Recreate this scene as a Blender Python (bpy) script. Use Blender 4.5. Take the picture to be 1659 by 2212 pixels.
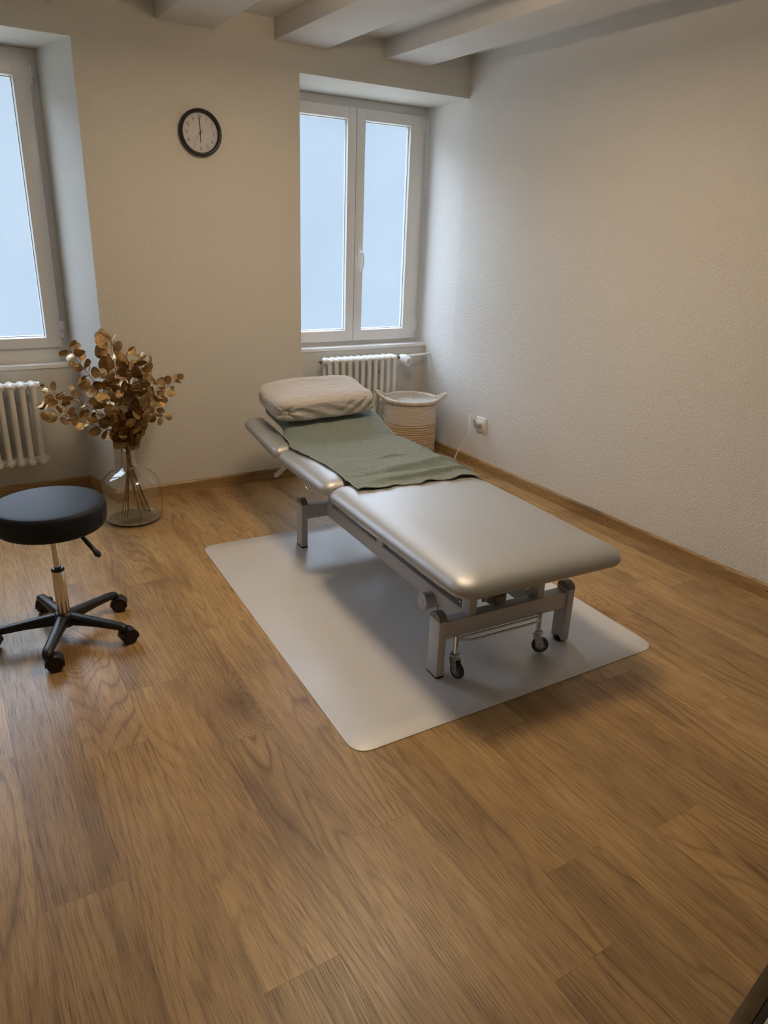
import bpy, bmesh, math, random
from mathutils import Vector, Matrix
random.seed(7)
for o in list(bpy.data.objects):
    bpy.data.objects.remove(o, do_unlink=True)
SC = bpy.context.scene
COL = SC.collection
PI = math.pi
R = math.radians

# ------------------------------------------------------------------ camera
W, H = 1659, 2212
F_PX = 1564.149
yaw, pitch, roll = 0.557919, 0.370433, R(2.1565)
fwd = Vector((math.sin(yaw)*math.cos(pitch), math.cos(yaw)*math.cos(pitch), -math.sin(pitch)))
right = Vector((math.cos(yaw), -math.sin(yaw), 0))
up = right.cross(fwd)
r2 = right*math.cos(roll) + up*math.sin(roll)
u2 = -right*math.sin(roll) + up*math.cos(roll)
cd = bpy.data.cameras.new('camera')
cam = bpy.data.objects.new('camera', cd)
COL.objects.link(cam)
cam.matrix_world = Matrix(((r2.x, u2.x, -fwd.x, -3.264057), (r2.y, u2.y, -fwd.y, -4.362515),
                           (r2.z, u2.z, -fwd.z, 1.6), (0, 0, 0, 1)))
cd.sensor_fit = 'VERTICAL'
cd.sensor_height = 36.0
cd.lens = 36.0*F_PX/H
cd.clip_start = 0.02
SC.camera = cam

# ------------------------------------------------------------------ exposure, world
SC.view_settings.view_transform = 'Standard'
SC.view_settings.look = 'None'
SC.view_settings.exposure = 0.0
SC.view_settings.gamma = 1.0
SC.view_settings.use_curve_mapping = False
LAMP = 50.0            # warm ceiling lamp (radiance of its shade)
LAMP_COL = (1.0, 0.76, 0.50)
SKY_HORIZON = (0.56, 0.705, 0.86)
SKY_HIGH = (6.7, 8.0, 9.7)
GROUND = (2.3, 2.5, 2.6)
world = bpy.data.worlds.new('World')
SC.world = world
world.use_nodes = True
wt = world.node_tree
bgn = wt.nodes['Background']
tcw = wt.nodes.new('ShaderNodeTexCoord')
sxw = wt.nodes.new('ShaderNodeSeparateXYZ')
wt.links.new(tcw.outputs['Generated'], sxw.inputs[0])
mrw = wt.nodes.new('ShaderNodeMapRange')
mrw.inputs['From Min'].default_value = -1.0
mrw.inputs['From Max'].default_value = 1.0
wt.links.new(sxw.outputs[2], mrw.inputs['Value'])
rpw = wt.nodes.new('ShaderNodeValToRGB')
el = rpw.color_ramp.elements
while len(el) < 6: el.new(0.5)
SS = 1/12.0
for e_, (p_, c_) in zip(el, ((0.0, GROUND), (0.37, GROUND), (0.425, SKY_HORIZON), (0.58, SKY_HORIZON), (0.66, SKY_HIGH), (1.0, SKY_HIGH))):
    e_.position = p_
    e_.color = (c_[0]*SS, c_[1]*SS, c_[2]*SS, 1)
wt.links.new(mrw.outputs[0], rpw.inputs[0])
wt.links.new(rpw.outputs[0], bgn.inputs[0])
bgn.inputs[1].default_value = 12.0

# ------------------------------------------------------------------ material helpers
class NT:
    def __init__(s, name):
        s.m = bpy.data.materials.new(name)
        s.m.use_nodes = True
        s.t = s.m.node_tree
        s.n = s.t.nodes
        s.b = s.n['Principled BSDF']
    def new(s, kind, **kw):
        n = s.n.new(kind)
        for k, v in kw.items():
            if k == 'ins':
                for a, b in v.items():
                    n.inputs[a].default_value = b
            else:
                setattr(n, k, v)
        return n
    def link(s, a, b):
        s.t.links.new(a, b)
    def noise(s, scale, detail=2, rough=0.5, vec=None, dist=0.0):
        n = s.new('ShaderNodeTexNoise')
        n.inputs['Scale'].default_value = scale
        n.inputs['Detail'].default_value = detail
        n.inputs['Roughness'].default_value = rough
        n.inputs['Distortion'].default_value = dist
        if vec is not None:
            s.link(vec, n.inputs['Vector'])
        return n
    def coord(s, which='Object'):
        return s.new('ShaderNodeTexCoord').outputs[which]
    def mapping(s, vec, scale=(1, 1, 1), rot=(0, 0, 0)):
        m = s.new('ShaderNodeMapping')
        m.inputs['Scale'].default_value = scale
        m.inputs['Rotation'].default_value = rot
        s.link(vec, m.inputs['Vector'])
        return m.outputs[0]
    def math(s, op, a, b=None, c=None, clamp=False):
        m = s.new('ShaderNodeMath', operation=op)
        m.use_clamp = clamp
        for i, v in enumerate((a, b, c)):
            if v is None: continue
            if isinstance(v, (int, float)): m.inputs[i].default_value = v
            else: s.link(v, m.inputs[i])
        return m.outputs[0]
    def ramp(s, fac, stops):
        r = s.new('ShaderNodeValToRGB')
        e = r.color_ramp.elements
        while len(e) < len(stops): e.new(0.5)
        for el, (p, c) in zip(e, stops):
            el.position = p
            el.color = (*c, 1) if len(c) == 3 else c
        s.link(fac, r.inputs[0])
        return r.outputs[0]
    def mix(s, fac, a, b, mode='MIX'):
        m = s.new('ShaderNodeMix', data_type='RGBA', blend_type=mode)
        ins = [i for i in m.inputs if i.enabled]
        for i, v in zip((m.inputs['Factor'], m.inputs[6], m.inputs[7]), (fac, a, b)):
            if isinstance(v, (int, float)): i.default_value = v
            elif isinstance(v, tuple): i.default_value = (*v, 1) if len(v) == 3 else v
            else: s.link(v, i)
        return m.outputs[2]
    def bump(s, height, strength=0.3, dist=0.01):
        b = s.new('ShaderNodeBump')
        b.inputs['Strength'].default_value = strength
        b.inputs['Distance'].default_value = dist
        s.link(height, b.inputs['Height'])
        s.link(b.outputs[0], s.b.inputs['Normal'])
        return b

def simple(name, col, rough=0.5, metal=0.0, coat=0.0, spec=0.5, var=0.05, vscale=6.0):
    t = NT(name)
    b = t.b
    n = t.noise(vscale, 3, vec=t.coord())
    dark = tuple(c*(1-var) for c in col)
    lite = tuple(min(1, c*(1+var)) for c in col)
    t.link(t.ramp(n.outputs[0], [(0.3, dark), (0.7, lite)]), b.inputs['Base Color'])
    b.inputs['Roughness'].default_value = rough
    b.inputs['Metallic'].default_value = metal
    b.inputs['Coat Weight'].default_value = coat
    b.inputs['Specular IOR Level'].default_value = spec
    return t.m

def plaster(name, col, scale=170, strength=0.5, dist=0.004):
    t = NT(name)
    v = t.coord()
    big = t.noise(1.3, 2, vec=v)
    t.link(t.ramp(big.outputs[0], [(0.3, tuple(c*0.97 for c in col)), (0.7, col)]), t.b.inputs['Base Color'])
    a = t.noise(scale, 2.5, 0.55, vec=v)
    c = t.noise(scale*0.35, 1, vec=v)
    hgt = t.math('ADD', t.math('MULTIPLY', a.outputs[0], 0.8), t.math('MULTIPLY', c.outputs[0], 0.5))
    t.bump(hgt, strength, dist)
    t.b.inputs['Roughness'].default_value = 0.62
    t.b.inputs['Specular IOR Level'].default_value = 0.35
    return t.m

M = {}
M['plaster'] = plaster('rough_plaster', (0.70, 0.68, 0.625), 150, 0.75, 0.005)  # albedo lowered so the pier's weaker light sits in the colour
M['plaster_right_lit'] = plaster('rough_plaster_right_lit', (0.81, 0.80, 0.77), 135, 0.8, 0.006)  # same plaster, paler: extra light on the right wall put into its colour
M['ceiling'] = simple('smooth_ceiling_paint', (0.71, 0.70, 0.685), 0.7, var=0.01, vscale=1.5)
M['white_pvc'] = simple('white_window_plastic', (0.80, 0.79, 0.77), 0.28, var=0.01)
M['sill'] = simple('painted_window_sill', (0.86, 0.85, 0.82), 0.35, var=0.01)
M['gasket'] = simple('grey_rubber_gasket', (0.05, 0.09, 0.13), 0.6)
M['spacer'] = simple('pale_glass_spacer', (0.78, 0.85, 0.85), 0.4)
M['radiator'] = simple('radiator_enamel', (0.84, 0.82, 0.77), 0.3, var=0.01)
M['brass_dark'] = simple('old_brass', (0.16, 0.12, 0.07), 0.4, 0.8)
M['white_plastic'] = simple('white_plastic', (0.85, 0.85, 0.83), 0.3, var=0.01)
M['grey_plastic'] = simple('grey_plastic', (0.42, 0.41, 0.38), 0.4)
M['black'] = simple('black_plastic', (0.008, 0.008, 0.009), 0.42)
M['clock_black'] = simple('clock_black', (0.010, 0.010, 0.011), 0.45, var=0.1)
M['clock_face'] = simple('clock_face_paper', (0.62, 0.61, 0.63), 0.6, var=0.01)
M['ink'] = simple('clock_ink', (0.03, 0.028, 0.028), 0.6)
M['frame_paint'] = simple('table_frame_lacquer', (0.55, 0.53, 0.525), 0.42, var=0.02)
M['cap_grey'] = simple('dark_grey_cap', (0.19, 0.19, 0.185), 0.55)
M['chrome'] = simple('chrome', (0.75, 0.74, 0.72), 0.12, 1.0, var=0.02)
M['zinc'] = simple('zinc_plated_steel', (0.55, 0.56, 0.56), 0.28, 1.0, var=0.1, vscale=60)
M['rubber_blue'] = simple('blue_grey_rubber', (0.025, 0.04, 0.055), 0.55)
M['hub_grey'] = simple('wheel_hub_grey', (0.20, 0.21, 0.20), 0.5)
M['shadow_cloth'] = simple('black_lining', (0.010, 0.014, 0.014), 0.8)

def vinyl(name, col, metal, rough, scale, strength, coat=0.0):
    t = NT(name)
    v = t.coord()
    n = t.noise(scale, 3, 0.6, vec=v)
    n2 = t.noise(3.0, 2, vec=v)
    t.link(t.ramp(n2.outputs[0], [(0.3, tuple(c*0.97 for c in col)), (0.7, col)]), t.b.inputs['Base Color'])
    t.b.inputs['Metallic'].default_value = metal
    t.b.inputs['Roughness'].default_value = rough
    t.b.inputs['Coat Weight'].default_value = coat
    t.b.inputs['Coat Roughness'].default_value = 0.3
    t.bump(n.outputs[0], strength, 0.002)
    return t.m
M['silver_vinyl'] = vinyl('silver_vinyl', (0.49, 0.505, 0.515), 0.55, 0.47, 420, 0.10)
M['black_vinyl'] = vinyl('black_vinyl', (0.016, 0.018, 0.022), 0.0, 0.52, 300, 0.12)
M['black_vinyl'].node_tree.nodes['Principled BSDF'].inputs['Specular IOR Level'].default_value = 0.18

# towelling
def towel_mat(name, c0, c1):
    t = NT(name)
    v = t.coord()
    n = t.noise(300, 2, 0.6, vec=v)
    b = t.noise(60, 3, 0.6, vec=v)
    f = t.math('ADD', t.math('MULTIPLY', n.outputs[0], 0.8), t.math('MULTIPLY', b.outputs[0], 0.2))
    t.link(t.ramp(f, [(0.32, c0), (0.66, c1)]), t.b.inputs['Base Color'])
    t.b.inputs['Roughness'].default_value = 0.95
    t.b.inputs['Sheen Weight'].default_value = 0.35
    t.b.inputs['Sheen Roughness'].default_value = 0.5
    t.bump(f, 1.0, 0.02)
    return t.m
M['towel'] = towel_mat('sage_towelling', (0.085, 0.145, 0.120), (0.40, 0.52, 0.455))
M['hem'] = towel_mat('pale_towel_hem', (0.42, 0.46, 0.38), (0.70, 0.72, 0.62))

def cloth_mat(name, col, scale=500):
    t = NT(name)
    v = t.coord()
    n = t.noise(scale, 2, 0.5, vec=v)
    t.link(t.ramp(n.outputs[0], [(0.3, tuple(c*0.93 for c in col)), (0.7, col)]), t.b.inputs['Base Color'])
    t.b.inputs['Roughness'].default_value = 0.9
    t.b.inputs['Sheen Weight'].default_value = 0.2
    big = t.noise(9, 3, 0.55, vec=t.mapping(v, (1.0, 2.6, 2.6), (0.3, 0.5, 0.4)), dist=0.6)
    h = t.math('ADD', t.math('MULTIPLY', n.outputs[0], 0.03), big.outputs[0])
    t.bump(h, 0.55, 0.025)
    return t.m
M['pillow'] = cloth_mat('pale_jersey', (0.56, 0.53, 0.505))
M['lining'] = cloth_mat('cotton_lining', (0.62, 0.60, 0.56))
M['rope'] = cloth_mat('cotton_rope', (0.72, 0.65, 0.55), 350)
M['jute'] = cloth_mat('jute_rope', (0.60, 0.46, 0.30), 260)

# frosted floor mat
t = NT('frosted_mat')
v = t.coord()
n = t.noise(600, 2, 0.6, vec=v)
n2 = t.noise(4, 3, vec=v)
t.link(t.ramp(n2.outputs[0], [(0.3, (0.72, 0.715, 0.725)), (0.7, (0.76, 0.755, 0.76))]), t.b.inputs['Base Color'])
t.link(t.ramp(n.outputs[0], [(0.35, (0.16,)*3), (0.7, (0.36,)*3)]), t.b.inputs['Roughness'])
t.b.inputs['Specular IOR Level'].default_value = 1.0
t.b.inputs['Coat Weight'].default_value = 0.5
t.b.inputs['Coat Roughness'].default_value = 0.28
t.bump(n.outputs[0], 0.35, 0.002)
M['mat'] = t.m

# gold leaves
t = NT('gold_leaf')
v = t.coord()
n = t.noise(55, 4, 0.65, vec=v)
n2 = t.noise(9, 2, vec=v)
base = t.ramp(n2.outputs[0], [(0.3, (0.20, 0.125, 0.055)), (0.5, (0.40, 0.26, 0.115)), (0.7, (0.64, 0.44, 0.20))])
t.link(base, t.b.inputs['Base Color'])
t.b.inputs['Metallic'].default_value = 0.75
t.b.inputs['Roughness'].default_value = 0.30
t.bump(n.outputs[0], 0.7, 0.012)
M['leaf'] = t.m
M['stem'] = simple('gold_stem', (0.28, 0.16, 0.06), 0.4, 0.5, var=0.2, vscale=60)

# glass
t = NT('clear_glass')
t.b.inputs['Base Color'].default_value = (0.985, 1.0, 0.99, 1)
t.b.inputs['Transmission Weight'].default_value = 1.0
t.b.inputs['Roughness'].default_value = 0.0
t.b.inputs['IOR'].default_value = 1.45
gn = t.noise(7, 2, vec=t.coord())
t.bump(gn.outputs[0], 0.08, 0.02)
M['glass'] = t.m

# frosted window panes: let the daylight through, slightly scattered
t = NT('frosted_pane')
v = t.coord()
n = t.noise(1.6, 3, vec=v)
tr = t.new('ShaderNodeBsdfTransparent')
t.link(t.ramp(n.outputs[0], [(0.3, (0.915, 0.935, 0.96)), (0.7, (0.96, 0.97, 0.98))]), tr.inputs[0])
tl = t.new('ShaderNodeBsdfTranslucent')
tl.inputs[0].default_value = (0.85, 0.9, 0.95, 1)
m1 = t.new('ShaderNodeMixShader'); m1.inputs[0].default_value = 0.02
t.link(tr.outputs[0], m1.inputs[1]); t.link(tl.outputs[0], m1.inputs[2])
gl = t.new('ShaderNodeBsdfGlossy'); gl.inputs['Roughness'].default_value = 0.45
m2 = t.new('ShaderNodeMixShader'); m2.inputs[0].default_value = 0.02
t.link(m1.outputs[0], m2.inputs[1]); t.link(gl.outputs[0], m2.inputs[2])
t.link(m2.outputs[0], t.n['Material Output'].inputs['Surface'])
M['pane'] = t.m

# warm lamp shade
t = NT('lamp_opal_glass')
t.b.inputs['Base Color'].default_value = (0.8, 0.8, 0.8, 1)
t.b.inputs['Emission Color'].default_value = (*LAMP_COL, 1)
t.b.inputs['Emission Strength'].default_value = LAMP
M['lamp'] = t.m

# oak planks
def oak(name, planks=True, gain=1.0):
    t = NT(name)
    obj = t.coord()
    sep = t.new('ShaderNodeSeparateXYZ'); t.link(obj, sep.inputs[0])
    if planks:
        at = t.new('ShaderNodeAttribute', attribute_name='plank', attribute_type='GEOMETRY')
        s2 = t.new('ShaderNodeSeparateXYZ'); t.link(at.outputs['Vector'], s2.inputs[0])
        rx, ry, rz = s2.outputs
        px = t.math('ADD', sep.outputs[0], t.math('MULTIPLY', rx, 37.0))
        py = t.math('ADD', sep.outputs[1], t.math('MULTIPLY', ry, 53.0))
    else:
        px, py, rz = sep.outputs[2], t.math('ADD', sep.outputs[0], sep.outputs[1]), t.math('ADD', 0.45, 0.0)
    def vec(ax, ay, off=0.0):
        c = t.new('ShaderNodeCombineXYZ')
        t.link(t.math('MULTIPLY', px, ax), c.inputs[0])
        t.link(t.math('MULTIPLY', py, ay), c.inputs[1])
        c.inputs[2].default_value = off
        return c.outputs[0]
    # knots: rings gather round scattered points
    vor = t.new('ShaderNodeTexVoronoi', feature='F1'); vor.inputs['Scale'].default_value = 1.0
    t.link(vec(1.9, 1.0, 4.0), vor.inputs['Vector'])
    vor.inputs['Randomness'].default_value = 1.0
    kd = t.math('SUBTRACT', 1.0, t.math('MULTIPLY', vor.outputs['Distance'], 3.6), clamp=True)
    k2 = t.math('MULTIPLY', kd, kd)
    base = t.noise(1.0, 1.6, 0.45, vec=vec(3.0, 0.30), dist=0.0)         # contours -> cathedral grain
    wob = t.noise(1.0, 2, 0.5, vec=vec(40, 5.0, 3.0))
    wob2 = t.noise(1.0, 2, 0.5, vec=vec(8, 1.3, 6.0))
    f = t.math('ADD', t.math('MULTIPLY', base.outputs[0], 42.0),
               t.math('ADD', t.math('MULTIPLY', wob.outputs[0], 0.40),
                      t.math('ADD', t.math('MULTIPLY', px, 34.0), t.math('MULTIPLY', wob2.outputs[0], 2.4))))
    f = t.math('ADD', f, t.math('MULTIPLY', k2, 9.0))
    ring = t.math('PINGPONG', f, 0.5)
    ring = t.math('MULTIPLY', ring, 2.0)
    pores = t.noise(1.0, 2, 0.6, vec=vec(290, 9, 1.0))
    fine = t.noise(1.0, 3, 0.7, vec=vec(620, 26, 2.0))
    streak = t.noise(1.0, 3, 0.6, vec=vec(34, 0.9, 7.0))
    blotch = t.noise(1.0, 3, 0.6, vec=vec(5.5, 1.5, 5.0))
    c0 = t.ramp(blotch.outputs[0], [(0.30, (0.305*gain, 0.182*gain, 0.078*gain)), (0.47, (0.445*gain, 0.282*gain, 0.122*gain)),
                                    (0.70, (0.53*gain, 0.350*gain, 0.155*gain))])
    rmask = t.noise(1.0, 2, 0.5, vec=vec(4.0, 0.9, 8.0))
    ringm = t.ramp(ring, [(0.0, (0.52, 0.47, 0.43)), (0.22, (0.84, 0.82, 0.80)), (0.42, (1, 1, 1)), (1.0, (1.05, 1.05, 1.04))])
    rfac = t.math('MULTIPLY', t.math('ADD', t.math('MULTIPLY', rmask.outputs[0], 2.2), -0.60, clamp=True), 1.0)
    c1 = t.mix(rfac, c0, ringm, 'MULTIPLY')
    strm = t.ramp(streak.outputs[0], [(0.30, (0.80, 0.78, 0.75)), (0.52, (1, 1, 1)), (0.75, (1.13, 1.13, 1.12))])
    c1 = t.mix(0.9, c1, strm, 'MULTIPLY')
    porem = t.ramp(pores.outputs[0], [(0.34, (0.60, 0.55, 0.49)), (0.49, (1, 1, 1)), (0.75, (1.12, 1.12, 1.10))])
    c2 = t.mix(0.85, c1, porem, 'MULTIPLY')
    finem = t.ramp(fine.outputs[0], [(0.25, (0.80, 0.78, 0.75)), (0.55, (1.03, 1.03, 1.03))])
    c3 = t.mix(0.6, c2, finem, 'MULTIPLY')
    knm = t.ramp(kd, [(0.0, (1, 1, 1)), (0.45, (0.86, 0.82, 0.80)), (0.9, (0.45, 0.38, 0.34))])
    c4 = t.mix(0.9, c3, knm, 'MULTIPLY')
    if planks:
        tone = t.ramp(rz, [(0.0, (0.84, 0.83, 0.83)), (1.0, (1.14, 1.13, 1.10))])
        c4 = t.mix(1.0, c4, tone, 'MULTIPLY')
        uv = t.new('ShaderNodeUVMap', uv_map='plank_uv')
        su = t.new('ShaderNodeSeparateXYZ'); t.link(uv.outputs[0], su.inputs[0])
        ex = t.math('SUBTRACT', 0.5, t.math('ABSOLUTE', t.math('SUBTRACT', su.outputs[0], 0.5)))
        ey = t.math('SUBTRACT', 0.5, t.math('ABSOLUTE', t.math('SUBTRACT', su.outputs[1], 0.5)))
        seam = t.math('MINIMUM', t.math('MULTIPLY', ex, PW), t.math('MULTIPLY', ey, PL))
        sm = t.ramp(t.math('MULTIPLY', seam, 500.0, clamp=True), [(0.0, (0.62, 0.58, 0.54)), (0.7, (1, 1, 1))])
        c4 = t.mix(0.8, c4, sm, 'MULTIPLY')
    t.link(c4, t.b.inputs['Base Color'])
    hgt = t.math('ADD', t.math('MULTIPLY', pores.outputs[0], 0.6), t.math('MULTIPLY', ring, 0.3))
    t.bump(hgt, 0.22, 0.002)
    t.link(t.ramp(pores.outputs[0], [(0.3, (0.46,)*3), (0.7, (0.31,)*3)]), t.b.inputs['Roughness'])
    t.b.inputs['Specular IOR Level'].default_value = 0.5
    return t.m
PW, PL = 0.196, 1.29
M['floor'] = oak('oak_laminate')
M['skirting'] = oak('oak_skirting', False, 0.92)
M['dark_wood'] = simple('dark_brown_wood', (0.085, 0.05, 0.018), 0.5, var=0.2, vscale=20)
M['nail'] = simple('dark_nail_head', (0.02, 0.014, 0.01), 0.6)

# ------------------------------------------------------------------ mesh helpers
def link_obj(name, bm, mats, parent=None, smooth=False, loc=None):
    me = bpy.data.meshes.new(name)
    bmesh.ops.recalc_face_normals(bm, faces=bm.faces[:])
    bm.to_mesh(me); bm.free()
    if not isinstance(mats, (list, tuple)): mats = [mats]
    for m in mats: me.materials.append(m)
    if smooth:
        for p in me.polygons: p.use_smooth = True
        if smooth != 'all':
            try: me.set_sharp_from_angle(angle=R(smooth if smooth is not True else 40))
            except Exception: pass
    o = bpy.data.objects.new(name, me)
    COL.objects.link(o)
    if parent: o.parent = parent
    if loc: o.location = loc
    return o

def add_box(bm, x0, x1, y0, y1, z0, z1, bevel=0.0, mat=0, seg=2, mtx=None):
    vs = [bm.verts.new(p) for p in ((x0, y0, z0), (x1, y0, z0), (x1, y1, z0), (x0, y1, z0),
                                    (x0, y0, z1), (x1, y0, z1), (x1, y1, z1), (x0, y1, z1))]
    fs = [bm.faces.new([vs[i] for i in q]) for q in ((0, 3, 2, 1), (4, 5, 6, 7), (0, 1, 5, 4), (1, 2, 6, 5), (2, 3, 7, 6), (3, 0, 4, 7))]
    if bevel > 0:
        es = list({e for f in fs for e in f.edges})
        r = bmesh.ops.bevel(bm, geom=es, offset=bevel, segments=seg, profile=0.5, affect='EDGES')
        fs = list({f for f in r['faces']} | {f for f in fs if f.is_valid})
    for f in fs: f.material_index = mat
    if mtx is not None:
        bmesh.ops.transform(bm, matrix=mtx, verts=list({v for f in fs for v in f.verts}))
    return fs

def add_prism(bm, pts, z0, z1, mat=0):
    lo = [bm.verts.new((p[0], p[1], z0)) for p in pts]
    hi = [bm.verts.new((p[0], p[1], z1)) for p in pts]
    n = len(pts)
    fs = [bm.faces.new(lo[::-1]), bm.faces.new(hi)]
    for i in range(n):
        fs.append(bm.faces.new((lo[i], lo[(i+1) % n], hi[(i+1) % n], hi[i])))
    for f in fs: f.material_index = mat
    return fs

def add_tube(bm, pts, rad, seg=10, closed=False, caps=True, mat=0, flat=None):
    pts = [Vector(p) for p in pts]
    n = len(pts)
    rads = rad if isinstance(rad, (list, tuple)) else [rad]*n
    ts = []
    for i in range(n):
        if closed: d = pts[(i+1) % n]-pts[i-1]
        elif i == 0: d = pts[1]-pts[0]
        elif i == n-1: d = pts[-1]-pts[-2]
        else: d = pts[i+1]-pts[i-1]
        ts.append(d.normalized())
    ref = Vector((0, 0, 1)) if abs(ts[0].z) < 0.9 else Vector((1, 0, 0))
    u = ts[0].cross(ref).normalized()
    rings = []
    for i in range(n):
        u = (u - ts[i]*u.dot(ts[i])).normalized()
        w = ts[i].cross(u)
        fl = flat or 1.0
        rings.append([bm.verts.new(pts[i] + (u*math.cos(2*PI*k/seg) + w*math.sin(2*PI*k/seg)*fl)*rads[i]) for k in range(seg)])
    fs = []
    m = n if closed else n-1
    for i in range(m):
        a, b = rings[i], rings[(i+1) % n]
        for k in range(seg):
            fs.append(bm.faces.new((a[k], a[(k+1) % seg], b[(k+1) % seg], b[k])))
    if caps and not closed:
        fs.append(bm.faces.new(rings[0][::-1])); fs.append(bm.faces.new(rings[-1]))
    for f in fs: f.material_index = mat
    return fs

def add_lathe(bm, prof, seg=32, center=(0, 0, 0), axis='Z', mat=0, mtx=None):
    rings = []
    allv = []
    for r, z in prof:
        if r < 1e-6:
            v = bm.verts.new((0, 0, z)); rings.append([v]); allv.append(v)
        else:
            rg = [bm.verts.new((r*math.cos(2*PI*k/seg), r*math.sin(2*PI*k/seg), z)) for k in range(seg)]
            rings.append(rg); allv += rg
    fs = []
    for a, b in zip(rings, rings[1:]):
        for k in range(seg):
            k2 = (k+1) % seg
            if len(a) == 1 and len(b) == 1: continue
            if len(a) == 1: fs.append(bm.faces.new((a[0], b[k2], b[k])))
            elif len(b) == 1: fs.append(bm.faces.new((a[k], a[k2], b[0])))
            else: fs.append(bm.faces.new((a[k], a[k2], b[k2], b[k])))
    for f in fs: f.material_index = mat
    mt = Matrix.Translation(center)
    if axis == 'Y': mt = mt @ Matrix.Rotation(R(-90), 4, 'X')
    if axis == 'X': mt = mt @ Matrix.Rotation(R(90), 4, 'Y')
    if mtx is not None: mt = mtx @ mt
    bmesh.ops.transform(bm, matrix=mt, verts=allv)
    return fs

def cyl(r, h, z0=0.0, b=0.002):
    return [(0, z0), (r-b, z0), (r, z0+b), (r, z0+h-b), (r-b, z0+h), (0, z0+h)]

def capsule_prof(r, h, n=4):
    p = [(r*math.sin(i*PI/2/n), r - r*math.cos(i*PI/2/n)) for i in range(n+1)]
    q = [(r*math.cos(i*PI/2/n), h - r + r*math.sin(i*PI/2/n)) for i in range(n+1)]
    return p + q

def smooth_path(pts, n=8):
    pts = [Vector(p) for p in pts]
    out = []
    P = [pts[0]*2-pts[1]] + pts + [pts[-1]*2-pts[-2]]
    for i in range(1, len(P)-2):
        a, b, c, d = P[i-1:i+3]
        for k in range(n):
            t = k/n
            out.append(0.5*((2*b) + (c-a)*t + (2*a-5*b+4*c-d)*t*t + (3*b-a-3*c+d)*t**3))
    out.append(pts[-1])
    return out

def tag(o, label=None, cat=None, group=None, kind=None):
    if label: o['label'] = label
    if cat: o['category'] = cat
    if group: o['group'] = group
    if kind: o['kind'] = kind
    return o

def thing(name, label, cat, loc=(0, 0, 0), rz=0.0, group=None):
    o = bpy.data.objects.new(name, None)
    o.empty_display_size = 0.1
    COL.objects.link(o)
    o.location = loc; o.rotation_euler = (0, 0, rz)
    return tag(o, label, cat, group)

def struct(name, bm, mats, label=None, cat=None, smooth=False):
    o = link_obj(name, bm, mats, smooth=smooth)
    return tag(o, label, cat, kind='structure')

# ------------------------------------------------------------------ room shell
HC, HB = 2.671, 2.566          # ceiling, underside of the beams
LX, NY = -4.65, -5.1           # left wall, near wall
bm = bmesh.new()
uvl = bm.loops.layers.uv.new('plank_uv')
pl = bm.faces.layers.float_vector.new('plank')
rnd = random.Random(11)
joints = {0: -2.31, 1: -3.295, 2: -2.45, 3: -1.71, 4: -3.60, 5: -0.785, 6: -2.835, 7: -3.4, 12: -2.415, 14: -2.375, -1: -2.835, 10: -3.1, 8: -1.45}
k = -9
while True:
    xa = -3.062 + PW*k
    if xa > 0.1: break
    if xa + PW > LX - 0.05:
        j = joints.get(k, NY + rnd.random()*PL)
        y = j
        while y > NY - 0.1: y -= PL
        while y < 0.6:
            ya, yb, x1, x2 = y, y+PL, max(xa, LX-0.05), min(xa+PW, 0.1)
            cy0, cy1 = max(ya, NY-0.1), min(yb, 0.6)
            vs = [bm.verts.new(p) for p in ((x1, cy0, 0), (x2, cy0, 0), (x2, cy1, 0), (x1, cy1, 0))]
            f = bm.faces.new(vs)
            f[pl] = (rnd.random(), rnd.random(), rnd.random())
            for lp in f.loops:
                lp[uvl].uv = ((lp.vert.co.x-xa)/PW, (lp.vert.co.y-ya)/PL)
            y += PL
    k += 1
me = bpy.data.meshes.new('floor')
bm.to_mesh(me); bm.free()
me.materials.append(M['floor'])
fl = bpy.data.objects.new('floor', me); COL.objects.link(fl)
tag(fl, 'oak laminate plank floor running towards the windows', 'floor', kind='structure')
bm = bmesh.new(); add_box(bm, LX-0.3, 0.35, NY-0.3, 0.65, HC, HC+0.1)
struct('ceiling', bm, M['ceiling'], 'smooth white painted ceiling between the beams', 'ceiling')
for ib, (a, b) in enumerate(((-0.66, -0.349), (-1.378, -1.052), (-2.031, -1.727), (-2.78, -2.50), (-3.44, -3.13), (-4.12, -3.8))):
    bm = bmesh.new(); add_box(bm, a, b, NY, 0.0, HB, HC+0.01, bevel=0.006)
    struct('trim_%d' % (ib+1), bm, M['ceiling'], ['white ceiling beam nearest the right wall', 'white ceiling beam meeting the wall above the right window', 'white ceiling beam right of the clock, cut by the top edge'][ib] if ib < 3 else 'white ceiling beam further left than the clock', 'beam', smooth=30)

YB = 0.62
bm = bmesh.new()
add_prism(bm, [(-2.456, 0), (-1.225, 0), (-1.225, YB), (-2.60, YB)], 0, HC)            # pier
add_prism(bm, [(LX, 0), (-3.90, 0), (-3.78, YB), (LX, YB)], 0, HC)
add_box(bm, -1.225, 0.06, 0, YB, 2.427, HC)                                            # lintels
add_prism(bm, [(-3.90, 0), (-2.456, 0), (-2.60, YB), (-3.78, YB)], 2.434, HC)
add_box(bm, -1.225, 0.06, 0.412, YB, 0, 0.768)                                         # parapets
add_prism(bm, [(-3.82, 0.364), (-2.536, 0.364), (-2.60, YB), (-3.78, YB)], 0, 0.768)
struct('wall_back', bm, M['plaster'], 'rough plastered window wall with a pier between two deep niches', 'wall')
bm = bmesh.new()
add_prism(bm, [(0, NY), (0, 0), (0.05, YB), (0.25, YB), (0.25, NY)], 0, HC)
struct('wall_right', bm, M['plaster_right_lit'], 'plain rough plastered right wall', 'wall')
bm = bmesh.new(); add_box(bm, LX-0.2, LX, NY, YB, 0, HC)
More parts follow.
